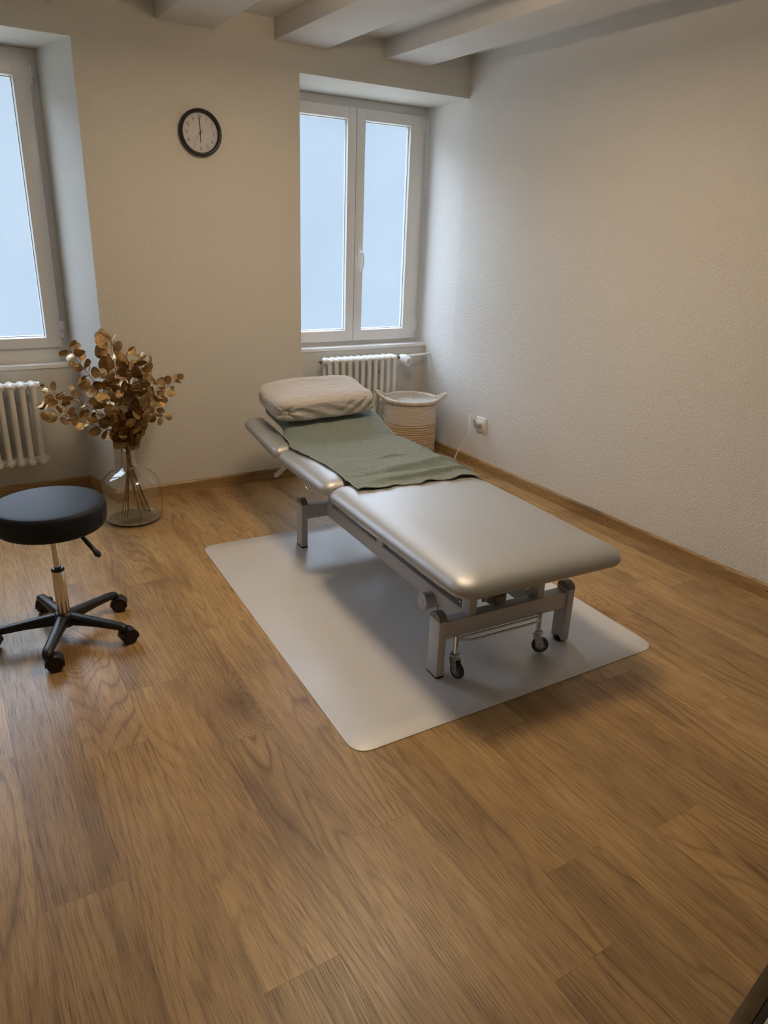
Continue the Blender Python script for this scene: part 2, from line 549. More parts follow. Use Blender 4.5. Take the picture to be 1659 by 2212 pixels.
struct('wall_left', bm, M['plaster'])
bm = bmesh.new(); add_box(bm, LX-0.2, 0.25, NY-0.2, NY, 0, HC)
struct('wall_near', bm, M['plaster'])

# skirting boards: run along wall lines with a small bevelled top
SKH, SKT = 0.0725, 0.014
def skirt(name, a, b, nrm, label, nails=()):
    a, b, nrm = Vector((*a, 0)), Vector((*b, 0)), Vector((*nrm, 0)).normalized()
    bm = bmesh.new()
    prof = [(0, 0), (SKT, 0), (SKT, SKH-0.009), (SKT-0.005, SKH-0.001), (0, SKH)]
    for f0, f1 in ((0, 1),):
        A = [bm.verts.new(a + nrm*p + Vector((0, 0, q))) for p, q in prof]
        B = [bm.verts.new(b + nrm*p + Vector((0, 0, q))) for p, q in prof]
        n = len(prof)
        for i in range(n): bm.faces.new((A[i], A[(i+1) % n], B[(i+1) % n], B[i]))
        bm.faces.new(A[::-1]); bm.faces.new(B)
    for d, z in nails:
        c = a + (b-a).normalized()*d + nrm*(SKT+0.0006) + Vector((0, 0, z))
        mt = Matrix.Translation(c) @ nrm.to_track_quat('Z', 'Y').to_matrix().to_4x4()
        add_lathe(bm, [(0, 0.0005), (0.0035, 0.0005), (0.0035, -0.001)], 10, mat=1, mtx=mt)
    return struct(name, bm, [M['skirting'], M['nail']], label, 'skirting board')
skirt('baseboard_right', (0, NY), (0, 0.0), (-1, 0), 'oak skirting board along the right wall',
      [(-1.666-NY, 0.04), (-2.141-NY, 0.043), (-2.677-NY, 0.04), (-1.1-NY, 0.04)])
skirt('baseboard_right_niche', (0, 0.0), (0.033, 0.412), (-1, 0.08), 'oak skirting on the niche side behind the rope basket')
skirt('baseboard_pier', (-2.456-SKT, 0), (-1.225+SKT, 0), (0, -1), 'oak skirting board below the wall clock', [(0.675, 0.048), (1.17, 0.040)])
skirt('baseboard_parapet', (-1.225, 0.412), (0.033, 0.412), (0, -1), 'oak skirting below the right radiator')
skirt('baseboard_pier_side', (-1.225, 0), (-1.225, 0.412), (1, 0), 'oak skirting on the right side of the pier')
skirt('baseboard_left_niche', (-3.82, 0.364), (-2.536, 0.364), (0, -1), 'oak skirting below the left radiator', [(1.215, 0.048)])
skirt('baseboard_reveal', (-2.456, 0), (-2.536, 0.364), (-0.977, -0.214), 'oak skirting turning the niche corner behind the vase')
skirt('baseboard_near', (LX, NY), (0, NY), (0, 1), 'oak skirting along the near wall')
skirt('baseboard_left', (LX, NY), (LX, 0), (1, 0), 'oak skirting along the left wall')

# ------------------------------------------------------------------ windows
def add_ring(bm, x0, x1, z0, z1, w, y0, y1, bead=None, mat=0):
    """rectangular frame in the XZ plane; w = (left, right, bottom, top) widths"""
    l, r, b, t_ = w
    add_box(bm, x0, x0+l, y0, y1, z0, z1, 0.003, mat)
    add_box(bm, x1-r, x1, y0, y1, z0, z1, 0.003, mat)
    add_box(bm, x0+l-0.001, x1-r+0.001, y0, y1, z0, z0+b, 0.003, mat)
    add_box(bm, x0+l-0.001, x1-r+0.001, y0, y1, z1-t_, z1, 0.003, mat)

def add_bevel_ring(bm, x0, x1, z0, z1, d, y0, y1, mat=0):
    """picture-frame slope from the rectangle (x0..z1) at y0 to the same rectangle inset by d at y1"""
    o = [bm.verts.new(p) for p in ((x0, y0, z0), (x1, y0, z0), (x1, y0, z1), (x0, y0, z1))]
    i = [bm.verts.new(p) for p in ((x0+d, y1, z0+d), (x1-d, y1, z0+d), (x1-d, y1, z1-d), (x0+d, y1, z1-d))]
    for k in range(4):
        f = bm.faces.new((o[k], o[(k+1) % 4], i[(k+1) % 4], i[k])); f.material_index = mat

def make_sash(root, x0, x1, z0, z1, y, wl, wr, wb, wt, hinge_side, handle=False):
    bm = bmesh.new()
    add_ring(bm, x0, x1, z0, z1, (wl, wr, wb, wt), y, y+0.055)
    gx0, gx1, gz0, gz1 = x0+wl, x1-wr, z0+wb, z1-wt
    add_bevel_ring(bm, gx0-0.001, gx1+0.001, gz0-0.001, gz1+0.001, 0.007, y+0.003, y+0.016)
    s = link_obj('sash', bm, M['white_pvc'], root, smooth=30)
    bm = bmesh.new()
    add_bevel_ring(bm, gx0+0.005, gx1-0.005, gz0+0.005, gz1-0.005, 0.004, y+0.0155, y+0.0175)
    link_obj('gasket', bm, M['gasket'], s)
    bm = bmesh.new()
    add_bevel_ring(bm, gx0+0.007, gx1-0.007, gz0+0.007, gz1-0.007, 0.006, y+0.018, y+0.030)
    link_obj('glazing_bead', bm, M['spacer'], s)
    bm = bmesh.new()
    add_box(bm, gx0, gx1, y+0.0302, y+0.0342, gz0, gz1)
    link_obj('frosted_pane', bm, M['pane'], s)
    hx = x1 if hinge_side == 'R' else x0
    sg = 1 if hinge_side == 'R' else -1
    for hz in (z1-0.012, z0+0.155):
        bm = bmesh.new()
        add_lathe(bm, capsule_prof(0.008, 0.062), 14, (hx+sg*0.006, y+0.004, hz-0.065))
        add_lathe(bm, capsule_prof(0.008, 0.036), 14, (hx+sg*0.006, y+0.004, hz-0.102))
        add_box(bm, hx+sg*0.006-0.004, hx+sg*0.006+0.018, y+0.004, y+0.012, hz-0.06, hz-0.004, 0.001)
        link_obj('hinge', bm, M['white_plastic'], s, smooth=40)
    if handle:
        hx, hz = x0+0.033, 1.452
        bm = bmesh.new()
        add_box(bm, hx-0.013, hx+0.013, y-0.010, y+0.002, hz-0.035, hz+0.035, 0.004)
        add_tube(bm, smooth_path([(hx, y-0.006, hz), (hx, y-0.035, hz), (hx+0.004, y-0.047, hz-0.012), (hx+0.010, y-0.048, hz-0.05),
                                  (hx+0.010, y-0.045, hz-0.09), (hx+0.002, y-0.042, hz-0.135)], 6), 0.0085, 10)
        link_obj('handle', bm, M['white_plastic'], s, smooth=50)
    return s

def make_window(name, label, fx0, fx1, fz0, fz1, yf, sx0, mid, sx1, sz0, sz1, ys, wout, win, wb, wt, right_handle):
    bm = bmesh.new()
    add_ring(bm, fx0, fx1, fz0, fz1, (sx0-fx0+0.02, fx1-sx1+0.02, sz0-fz0+0.02, fz1-sz1+0.02), yf, yf+0.07)
    add_box(bm, mid-0.03, mid+0.03, ys+0.058, yf+0.06, sz0, sz1, mat=1)
    root = link_obj(name, bm, [M['white_pvc'], M['gasket']], smooth=30)
    tag(root, label, 'window', kind='structure')
    make_sash(root, sx0, mid-0.0025, sz0, sz1, ys, wout, win, wb, wt, 'L')
    make_sash(root, mid+0.0025, sx1, sz0, sz1, ys, win, wout, wb, wt, 'R', handle=True)
    return root
w2 = make_window('window_2', 'white double casement window with frosted panes beside the right wall',
                 -1.215, 0.034, 0.789, 2.426, 0.530, -1.115, -0.5635, -0.012, 0.818, 2.368, 0.5, 0.112, 0.066, 0.078, 0.070, True)
w1 = make_window('window_1', 'white frosted window cut off by the left picture edge',
                 -3.80, -2.556, 0.789, 2.433, 0.455, -3.735, -3.1695, -2.603, 0.878, 2.372, 0.43, 0.085, 0.062, 0.058, 0.075, True)
for name, par, pts in (('window_sill', w2, [(-1.224, 0.404), (0.0335, 0.404), (0.046, 0.60), (-1.224, 0.60)]),
                       ('window_sill', w1, [(-3.818, 0.356), (-2.537, 0.356), (-2.575, 0.53), (-3.79, 0.53)])):
    bm = bmesh.new(); add_prism(bm, pts, 0.768, 0.789)
    link_obj(name, bm, M['sill'], par)

# ------------------------------------------------------------------ ceiling lamp (just above the picture)
lamp = thing('ceiling_lamp', 'round opal ceiling lamp mounted between the beams', 'lamp', (-1.72, -1.81, HB))
bm = bmesh.new(); add_lathe(bm, cyl(0.06, 0.115, -0.065), 24)
link_obj('ceiling_mount', bm, M['white_plastic'], lamp, smooth=40)
bm = bmesh.new(); add_lathe(bm, [(0, -0.118), (0.19, -0.116), (0.205, -0.110), (0.205, -0.102), (0.19, -0.098), (0, -0.098)], 40)
link_obj('lamp_shade', bm, M['lamp'], lamp, smooth=50)

# ------------------------------------------------------------------ radiators
def make_radiator(x0, n, pitch, yf, z0, z1, label, right_valve):
    root = thing('radiator', label, 'radiator', (x0, yf, z0))
    h = z1-z0
    depth = 0.115
    sec = bmesh.new()
    for yy in (0.016, depth-0.016):
        add_tube(sec, [(0, yy, 0.02), (0, yy, 0.06), (0, yy, h/2), (0, yy, h-0.06), (0, yy, h-0.02)], [0.018, 0.0145, 0.0145, 0.0145, 0.018], 14)
    for zz, r in ((h-0.030, 0.021), (0.030, 0.021)):
        pth = [(0, -0.004+0.002, zz), (0, 0.006, zz+0.002), (0, depth/2, zz+0.004), (0, depth-0.006, zz+0.002), (0, depth+0.002, zz)]
        add_tube(sec, pth, [0.010, 0.019, 0.021, 0.019, 0.010], 14)
    me = None
    for i in range(n):
        if me is None:
            o = link_obj('column', sec, M['radiator'], root, smooth=50)
            me = o
            me.location = (pitch*(i+0.5), 0, 0)
        else:
            c = me.copy(); COL.objects.link(c); c.parent = root
            c.location = (pitch*(i+0.5), 0, 0)
    for zz in (h-0.032, 0.032):
        bm = bmesh.new()
        pts, rr = [], []
        for i in range(n*4+1):
            x = pitch*i/4
            pts.append((x, depth/2, zz)); rr.append(0.019 if i % 4 == 0 else 0.025)
        add_tube(bm, pts, rr, 16)
        for xe, s in ((0, -1), (pitch*n, 1)):
            add_lathe(bm, cyl(0.021, 0.016), 8, (xe-0.004 if s > 0 else xe+0.004-0.016, depth/2, zz), axis='X')
        link_obj('header_pipe', bm, M['radiator'], root, smooth=40)
    # air vent
    s = -1 if right_valve else 1
    xe = 0 if right_valve else pitch*n
    bm = bmesh.new()
    add_lathe(bm, cyl(0.007, 0.022), 10, (xe+(s*0.012 if s > 0 else -0.034), depth/2, h-0.032), axis='X')
    add_box(bm, xe+s*0.034-0.003, xe+s*0.034+0.003, depth/2-0.012, depth/2+0.012, h-0.036, h-0.028, 0.001)
    add_box(bm, xe+s*0.026-0.002, xe+s*0.026+0.002, depth/2-0.004, depth/2+0.004, h-0.052, h-0.020, 0.001)
    link_obj('air_vent', bm, M['brass_dark'], root, smooth=40)
    for bx in (pitch*1.5+0.01, pitch*(n-1.5)-0.01):
        for zz in (h*0.72,):
            bm = bmesh.new()
            add_box(bm, bx-0.008, bx+0.008, depth-0.03, depth+0.045, zz-0.010, zz+0.010, 0.002)
            link_obj('wall_bracket', bm, M['grey_plastic'], root, smooth=40)
    return root, depth, h
rad, dp, hh = make_radiator(-0.905, 11, 0.0545, 0.25, 0.215, 0.742, 'white column radiator behind the rope basket, under the right window', True)
xe = 0.0545*11
bm = bmesh.new(); add_lathe(bm, cyl(0.012, 0.03), 12, (xe+0.012, dp/2, hh-0.034), axis='X')
link_obj('valve_body', bm, M['brass_dark'], rad, smooth=40)
bm = bmesh.new()
dirv = Vector((0.25, -1, -0.35)).normalized()
mt = Matrix.Translation((xe+0.060, dp/2, hh-0.034)) @ dirv.to_track_quat('Z', 'Y').to_matrix().to_4x4()
add_lathe(bm, [(0, -0.01), (0.022, -0.01), (0.026, 0.012), (0.034, 0.016), (0.038, 0.030), (0.036, 0.078), (0.032, 0.084), (0, 0.084)], 24, mtx=mt)
for i in range(12):
    a = 2*PI*i/12
    add_tube(bm, [mt @ Vector((0.0375*math.cos(a), 0.0375*math.sin(a), 0.028)), mt @ Vector((0.036*math.cos(a), 0.036*math.sin(a), 0.076))], 0.0022, 6)
th = link_obj('thermostat_head', bm, M['white_plastic'], rad, smooth=40)
bm = bmesh.new()
add_lathe(bm, [(0, 0.0845), (0.026, 0.0845), (0.026, 0.0835)], 24, mtx=mt)
for q in ((-0.008, 0.004, -0.004, -0.003), (-0.004, -0.003, 0.0, 0.003), (0.0, 0.003, 0.004, -0.002), (0.004, -0.002, 0.009, 0.001)):
    add_tube(bm, [mt @ Vector((q[0], q[1], 0.0849)), mt @ Vector((q[2], q[3], 0.0849))], 0.0006, 5, mat=1)
link_obj('dial_cap', bm, [M['clock_face'], M['grey_plastic']], th)
bm = bmesh.new()
add_tube(bm, [(xe+0.05, dp/2+0.005, hh-0.032), (xe+0.27, dp/2+0.004, hh-0.024), (0.905-0.03+0.045, dp/2+0.004, hh-0.020)], 0.010, 12)
add_lathe(bm, cyl(0.0125, 0.03), 14, (xe+0.15, dp/2+0.004, hh-0.028), axis='X')
link_obj('supply_pipe', bm, M['radiator'], rad, smooth=40)
make_radiator(-3.435, 11, 0.0585, 0.20, 0.212, 0.722, 'white column radiator under the left window, cut by the picture edge', False)

# ------------------------------------------------------------------ wall clock
clk = thing('wall_clock', 'round wall clock with black rim and white dial showing six', 'clock', (-1.832, 0, 2.065))
mY = Matrix.Rotation(R(90), 4, 'X')            # local +Z -> world -Y
bm = bmesh.new()
add_lathe(bm, [(0, 0), (0.115, 0), (0.1185, 0.006), (0.1185, 0.026), (0.116, 0.033), (0.111, 0.036), (0.104, 0.034), (0.100, 0.026), (0.098, 0.018), (0.098, 0.012), (0, 0.012)], 72, mtx=mY)
link_obj('rim', bm, M['clock_black'], clk, smooth=35)
bm = bmesh.new()
add_lathe(bm, [(0, 0.0135), (0.0982, 0.0135), (0.0982, 0.0125)], 72, mtx=mY)
link_obj('dial', bm, M['clock_face'], clk)
def stroke(bm, pts, w, y, closed=False):
    pts = [Vector((p[0], p[1])) for p in pts]
    n = len(pts); L, Rr = [], []
    for i in range(n):
        a = pts[max(i-1, 0)]; b = pts[min(i+1, n-1)]
        if closed: a, b = pts[i-1], pts[(i+1) % n]
        d = (b-a).normalized(); nn = Vector((-d.y, d.x))
        L.append(bm.verts.new((pts[i].x+nn.x*w/2, -y, pts[i].y+nn.y*w/2)))
        Rr.append(bm.verts.new((pts[i].x-nn.x*w/2, -y, pts[i].y-nn.y*w/2)))
    for i in range(n if closed else n-1):
        j = (i+1) % n
        bm.faces.new((L[i], L[j], Rr[j], Rr[i]))
def arc(cx, cy, rx, ry, a0, a1, n=14):
    return [(cx+rx*math.cos(R(a0+(a1-a0)*i/n)), cy+ry*math.sin(R(a0+(a1-a0)*i/n))) for i in range(n+1)]
DIG = {  # unit height digits, width about 0.55
 '1': ([[(-0.12, 0.42), (0.04, 0.5), (0.04, -0.5)]], 0.26),
 '2': ([arc(0, 0.24, 0.25, 0.26, 170, -35) + [(-0.25, -0.48), (0.28, -0.48)]], 0.6),
 '3': ([arc(0, 0.25, 0.21, 0.24, 150, -80), arc(0, -0.23, 0.25, 0.26, 85, -150)], 0.6),
 '4': ([[(0.27, -0.24), (-0.28, -0.24), (0.12, 0.5), (0.12, -0.5)]], 0.6),
 '5': ([[(0.22, 0.48), (-0.14, 0.48), (-0.20, 0.06)] + arc(-0.02, -0.19, 0.27, 0.29, 130, -140)], 0.6),
 '6': ([[(0.14, 0.5), (-0.20, -0.08)], arc(0, -0.22, 0.25, 0.27, 0, 360, 24)], 0.6),
 '7': ([[(-0.27, 0.48), (0.26, 0.48), (-0.10, -0.5)]], 0.6),
 '8': ([arc(0, 0.25, 0.20, 0.24, 0, 360, 22), arc(0, -0.23, 0.26, 0.26, 0, 360, 24)], 0.6),
 '9': ([arc(0, 0.22, 0.25, 0.27, 0, 360, 24), [(0.20, 0.08), (-0.14, -0.5)]], 0.6),
 '0': ([arc(0, 0, 0.26, 0.49, 0, 360, 28)], 0.6)}
bm = bmesh.new()
for hnum in range(1, 13):
    a = R(90-30*hnum)
    cx, cz = 0.076*math.cos(a), 0.076*math.sin(a)
    sN = str(hnum); S = 0.0195
    adv = [DIG[c][1]+0.12 for c in sN]
    x = -sum(adv)/2
    for c, ad in zip(sN, adv):
        for st in DIG[c][0]:
            stroke(bm, [((x+ad/2+p[0])*S+cx, p[1]*S+cz) for p in st], 0.0019, 0.0139)
        x += ad
link_obj('numerals', bm, M['ink'], clk)
bm = bmesh.new()
for i in range(60):
    a = R(6*i); r0, r1, w = (0.0895, 0.0945, 0.0022) if i % 5 == 0 else (0.0905, 0.0940, 0.0010)
    stroke(bm, [(r0*math.cos(a), r0*math.sin(a)), (r1*math.cos(a), r1*math.sin(a))], w, 0.0138)
link_obj('minute_marks', bm, M['ink'], clk)
def hand(name, ang, tail, length, w0, w1, y):
    bm = bmesh.new()
    a = R(90-ang); d = Vector((math.cos(a), math.sin(a))); nn = Vector((-d.y, d.x))
    P = [d*-tail+nn*w0/2, d*-tail-nn*w0/2, d*length-nn*w1/2, d*length+nn*w1/2]
    lo = [bm.verts.new((p.x, -y, p.y)) for p in P]; hi = [bm.verts.new((p.x, -y-0.0008, p.y)) for p in P]
    bm.faces.new(lo); bm.faces.new(hi[::-1])
    for i in range(4): bm.faces.new((lo[i], lo[(i+1) % 4], hi[(i+1) % 4], hi[i]))
    link_obj(name, bm, M['ink'], clk)
hand('hour_hand', 180.0, 0.006, 0.049, 0.0050, 0.0034, 0.0160)
hand('minute_hand', 358.5, 0.006, 0.075, 0.0042, 0.0022, 0.0175)
hand('second_hand', 220.0, 0.024, 0.070, 0.0018, 0.0009, 0.0190)
bm = bmesh.new(); add_lathe(bm, cyl(0.0045, 0.010, 0.013, 0.001), 16, mtx=mY)
link_obj('hand_pin', bm, M['ink'], clk, smooth=40)

# ------------------------------------------------------------------ wall socket, plug and cord
sk = thing('wall_socket', 'white wall socket plate on the right wall', 'socket', (0, -0.412, 0.327))
bm = bmesh.new(); add_box(bm, -0.011, 0, -0.054, 0.054, -0.053, 0.053, 0.004, seg=3)
link_obj('cover_plate', bm, M['white_plastic'], sk, smooth=40)
bm = bmesh.new(); add_box(bm, -0.014, -0.009, -0.034, 0.034, -0.028, 0.028, 0.002)
for yy in (-0.009, 0.009, 0.0):
    add_lathe(bm, cyl(0.0028, 0.001), 8, (-0.0150, yy, -0.014 if yy else -0.018), axis='X', mat=1)
link_obj('socket_insert', bm, [M['white_plastic'], M['nail']], sk, smooth=40)
pc = thing('power_cord', 'white cord with grey plug hanging from the wall socket', 'power cord', (0, -0.412, 0.327))
bm = bmesh.new()
add_box(bm, -0.052, -0.016, -0.020, 0.022, -0.022, 0.016, 0.008, seg=3)
add_tube(bm, smooth_path([(-0.046, 0.006, -0.005), (-0.054, 0.014, 0.018), (-0.060, 0.022, 0.040)], 4), [0.014]*4+[0.010]*4+[0.007], 10)
link_obj('plug', bm, M['grey_plastic'], pc, smooth=50)
bm = bmesh.new()
cp = [(-0.058, 0.020, 0.036), (-0.066, 0.030, 0.066), (-0.085, 0.035, 0.073), (-0.100, 0.022, 0.045), (-0.12, -0.012, -0.010),
      (-0.13, -0.005, -0.06), (-0.15, 0.03, -0.14), (-0.17, 0.05, -0.21), (-0.20, 0.05, -0.28), (-0.27, 0.02, -0.319), (-0.40, -0.05, -0.3215), (-0.62, -0.35, -0.3215), (-0.78, -0.75, -0.318)]
add_tube(bm, smooth_path(cp, 8), 0.0035, 8)
link_obj('cable', bm, M['white_plastic'], pc, smooth=60)

# ------------------------------------------------------------------ floor mat
def rounded_poly(pts, rad, n=6):
    out = []
    m = len(pts)
    for i in range(m):
        p0, p, p1 = Vector(pts[i-1]), Vector(pts[i]), Vector(pts[(i+1) % m])
        a = (p0-p).normalized()*rad; b = (p1-p).normalized()*rad
        for k in range(n+1):
            t = k/n
            out.append((p+a)*(1-t)**2 + p*2*t*(1-t) + (p+b)*t*t)
    return out
def mat_mesh(corners, z0, z1):
    bm = bmesh.new()
    o = rounded_poly(corners, 0.075, 8)
    c = sum(o, Vector((0, 0)))/len(o)
    loops = []
    for sc, z in ((1.0, z0), (1.0, z1-0.0008), (0.9985, z1), (0.9, z1)):
        loops.append([bm.verts.new(((p-c).x*sc+c.x, (p-c).y*sc+c.y, z)) for p in o])
    for a, b in zip(loops, loops[1:]):
        for i in range(len(o)):
            j = (i+1) % len(o)
            bm.faces.new((a[i], a[j], b[j], b[i]))
    bm.faces.new(loops[0][::-1]); bm.faces.new(loops[-1])
    return bm
bm = mat_mesh([(-2.222, -0.880), (-0.790, -0.935), (-0.862, -2.722), (-2.305, -2.708)], 0.0004, 0.0032)
mo = link_obj('floor_mat', bm, M['mat'], smooth=30)
tag(mo, 'frosted white plastic floor mat lying under the massage table', 'floor mat')

# ------------------------------------------------------------------ massage table (local frame: x across, y away, origin near-left leg corner)
tb = thing('massage_table', 'silver grey vinyl massage table with raised head end, on the white floor mat', 'massage table', (-1.825, -2.478, 0), R(-2.74))
MZ = 0.0034
def leg(u, v, shape):
    bm = bmesh.new(); add_box(bm, u, u+0.0335, v, v+0.070, MZ+0.006, 0.247, 0.0015)
    if shape == 'bolt': 
        add_lathe(bm, cyl(0.006, 0.002, b=0.0005), 12, (u-0.0015, v+0.04, 0.034), axis='X', mat=1)
    l = link_obj('leg', bm, [M['frame_paint'], M['zinc']], tb, smooth=30)
    bm = bmesh.new()
    pr = [(v, 0.247)] + [(v+0.035-0.035*math.cos(PI*i/14), 0.249+0.027*math.sin(PI*i/14)) for i in range(15)] + [(v+0.070, 0.247)]
    A = [bm.verts.new((u, p[0], p[1])) for p in pr]; B = [bm.verts.new((u+0.0335, p[0], p[1])) for p in pr]
    bm.faces.new(A); bm.faces.new(B[::-1])
    for i in range(len(pr)):
        j = (i+1) % len(pr); bm.faces.new((A[i], A[j], B[j], B[i]))
    link_obj('end_cap', bm, M['cap_grey'], l, smooth=30)
    bm = bmesh.new()
    if shape == 'round':
        add_lathe(bm, [(0, 0), (0.026, 0), (0.028, 0.006), (0.016, 0.018), (0, 0.018)], 24, (u+0.014, v+0.03, MZ))
    else:
        add_box(bm, u-0.0008, u+0.0343, v-0.0008, v+0.0708, MZ, MZ+0.007, 0.001)
    link_obj('foot_pad', bm, M['black'], l, smooth=40)
VF = 1.339
leg(0, 0, 'flat'); leg(0.629, 0, 'round'); leg(0, VF, 'bolt'); leg(0.629, VF, 'bolt')
for v in (0.009, VF+0.009):
    bm = bmesh.new(); add_box(bm, 0.033, 0.6295, v, v+0.052, 0.164, 0.236, 0.002)
    link_obj('crossbar', bm, M['frame_paint'], tb, smooth=30)
bm = bmesh.new()
add_lathe(bm, [(0.0025, 0.001), (0.005, 0.0045), (0.0080, 0.002), (0.0080, 0)], 14, mtx=Matrix.Translation((0.31, 0.009, 0.211)) @ Matrix.Rotation(R(90), 4, 'X'))
link_obj('bolt', bm, M['zinc'], tb, smooth=40)
for u in (0.148, 0.482):
    bm = bmesh.new(); add_box(bm, u, u+0.027, 0.061, VF+0.009, 0.168, 0.2355, 0.002)
    link_obj('side_rail', bm, M['frame_paint'], tb, smooth=30)
    for v, d in ((0.022, 0.055), (0.725, 0.060), (1.28, 0.05)):
        bm = bmesh.new(); add_box(bm, u+0.0005, u+0.0335, v, v+d, 0.2345, 0.432, 0.0015)
        link_obj('riser', bm, M['frame_paint'], tb, smooth=30)
# support boards under the cushions
def board(name, u0, u1, v0, v1, z0, z1, mat, mtx=None):
    bm = bmesh.new(); add_box(bm, u0, u1, v0, v1, z0, z1, 0.003, mtx=mtx)
    return link_obj(name, bm, mat, tb, smooth=30)
# cushions
def cushion(name, u0, u1, v0, v1, z, th, rc, soft, mtx=None):
    bm = bmesh.new()
    k = soft
    prof = [(0.045, 0.0), (0.018, 0.003), (0.005, 0.012), (0.0, 0.026), (0.004, 0.040), (0.014, 0.053), (0.030, 0.063), (0.05, 0.070),
            (0.078, 0.0755), (0.112, 0.079), (0.15, 0.081)]
    prof = [(a*k, b*th/0.081) for a, b in prof]
    mi = min(u1-u0, v1-v0)/2*0.92
    loops = []
    def rr(ins):
        a0, a1, b0, b1 = u0+ins, u1-ins, v0+ins, v1-ins
        r = max(rc-ins*0.55, 0.012)
        r = min(r, (a1-a0)/2*0.98, (b1-b0)/2*0.98)
        out = []
        for cx, cy, s in ((a1-r, b1-r, 0), (a0+r, b1-r, 90), (a0+r, b0+r, 180), (a1-r, b0+r, 270)):
            for i in range(9):
                a = R(s+90*i/8); out.append((cx+r*math.cos(a), cy+r*math.sin(a)))
        return out
    for a, b in prof:
        if a > mi: break
        loops.append([bm.verts.new((x, y, z+b)) for x, y in rr(a)])
    n = len(loops[0])
    for A, B in zip(loops, loops[1:]):
        for i in range(n): bm.faces.new((A[i], A[(i+1) % n], B[(i+1) % n], B[i]))
    bm.faces.new(loops[0][::-1]); bm.faces.new(loops[-1])
    if mtx is not None: bmesh.ops.transform(bm, matrix=mtx, verts=bm.verts[:])
    o = link_obj(name, bm, M['silver_vinyl'], tb, smooth='all')
    return o
U0, U1 = -0.058, 0.722
ZC = 0.430
cushion('leg_cushion', U0, U1, -0.205, 0.928, ZC, 0.080, 0.085, 1.0)
cushion('middle_cushion', U0, U1, 0.936, 1.563, ZC-0.002, 0.080, 0.06, 0.75)
def tilt(v, z, ang): return Matrix.Translation((0, v, z)) @ Matrix.Rotation(R(ang), 4, 'X') @ Matrix.Translation((0, -v, -z))
TA = tilt(1.58, 0.44, 6.3)
TH = tilt(1.58, 0.44, 17.0)
cushion('armrest', U0, 0.080, 1.578, 2.10, ZC, 0.072, 0.035, 0.55, TA)
cushion('armrest', 0.590, U1-0.03, 1.590, 2.10, ZC, 0.072, 0.035, 0.55, TA)
cushion('head_cushion', 0.088, 0.582, 1.578, 2.11, ZC, 0.080, 0.05, 0.6, TH)
board('support_board', 0.02, 0.644, -0.10, 0.90, 0.418, ZC+0.001, M['shadow_cloth'])
board('support_board', 0.02, 0.644, 0.96, 1.53, 0.416, ZC-0.001, M['shadow_cloth'])
board('head_frame', 0.14, 0.53, 1.60, 2.06, 0.414, ZC+0.001, M['frame_paint'], TH)
board('hinge_web', 0.0, 0.66, 0.90, 0.97, 0.432, 0.470, M['shadow_cloth'])
board('hinge_web', 0.0, 0.66, 1.545, 1.60, 0.432, 0.470, M['shadow_cloth'])
bm = bmesh.new(); add_box(bm, 0.14, 0.53, 0.86, 1.60, 0.396, 0.418, 0.003)
link_obj('back_frame', bm, M['frame_paint'], tb, smooth=30)
# strut below the armrest, loop handle
bm = bmesh.new()
d = Vector((0.0, 0.19, -0.125))
mt = Matrix.Translation((0.012, 1.560, 0.408)) @ d.to_track_quat('Z', 'X').to_matrix().to_4x4()
add_box(bm, -0.010, 0.010, -0.010, 0.010, 0, d.length, 0.002, mtx=mt)
link_obj('strut', bm, M['frame_paint'], tb, smooth=30)
bm = bmesh.new()
add_tube(bm, smooth_path([(0.02, 1.300, 0.425), (0.008, 1.300, 0.400), (0.000, 1.285, 0.378), (0.0, 1.245, 0.366), (0.0, 1.215, 0.374), (0.008, 1.205, 0.395), (0.02, 1.205, 0.42)], 5), 0.0042, 8)
link_obj('loop_handle', bm, M['chrome'], tb, smooth=60)
# lifting motor under the rail
bm = bmesh.new()
add_lathe(bm, [(0, 0), (0.034, 0), (0.038, 0.004), (0.038, 0.012), (0.035, 0.014), (0.035, 0.22), (0, 0.22)], 32, (0.098, 0.285, 0.178), axis='X')
mtr = link_obj('motor', bm, M['frame_paint'], tb, smooth=35)
bm = bmesh.new()
add_lathe(bm, cyl(0.013, 0.003, b=0.001), 20, (0.0955, 0.285, 0.178), axis='X')
for yy, zz in ((0.020, 0.018), (-0.020, -0.018)):
    add_lathe(bm, cyl(0.0035, 0.003, b=0.001), 10, (0.0955, 0.285+yy, 0.178+zz), axis='X', mat=1)
link_obj('motor_cover', bm, [M['frame_paint'], M['zinc']], mtr, smooth=35)
bm = bmesh.new()
add_tube(bm, [(0.30, 0.30, 0.19), (0.30, 0.70, 0.24), (0.30, 1.15, 0.34)], [0.03, 0.024, 0.018], 14)
add_box(bm, 0.27, 0.33, 1.10, 1.18, 0.33, 0.42, 0.004)
add_box(bm, 0.18, 0.48, 0.26, 0.31, 0.17, 0.205, 0.003)
link_obj('lifting_actuator', bm, M['frame_paint'], tb, smooth=35)
bm = bmesh.new()
add_tube(bm, smooth_path([(0.16, 0.26, 0.165), (0.13, 0.20, 0.145), (0.125, 0.15, 0.12), (0.16, 0.12, 0.10), (0.22, 0.16, 0.11), (0.28, 0.26, 0.16)], 6), 0.003, 8)
link_obj('motor_cable', bm, M['grey_plastic'], tb, smooth=60)
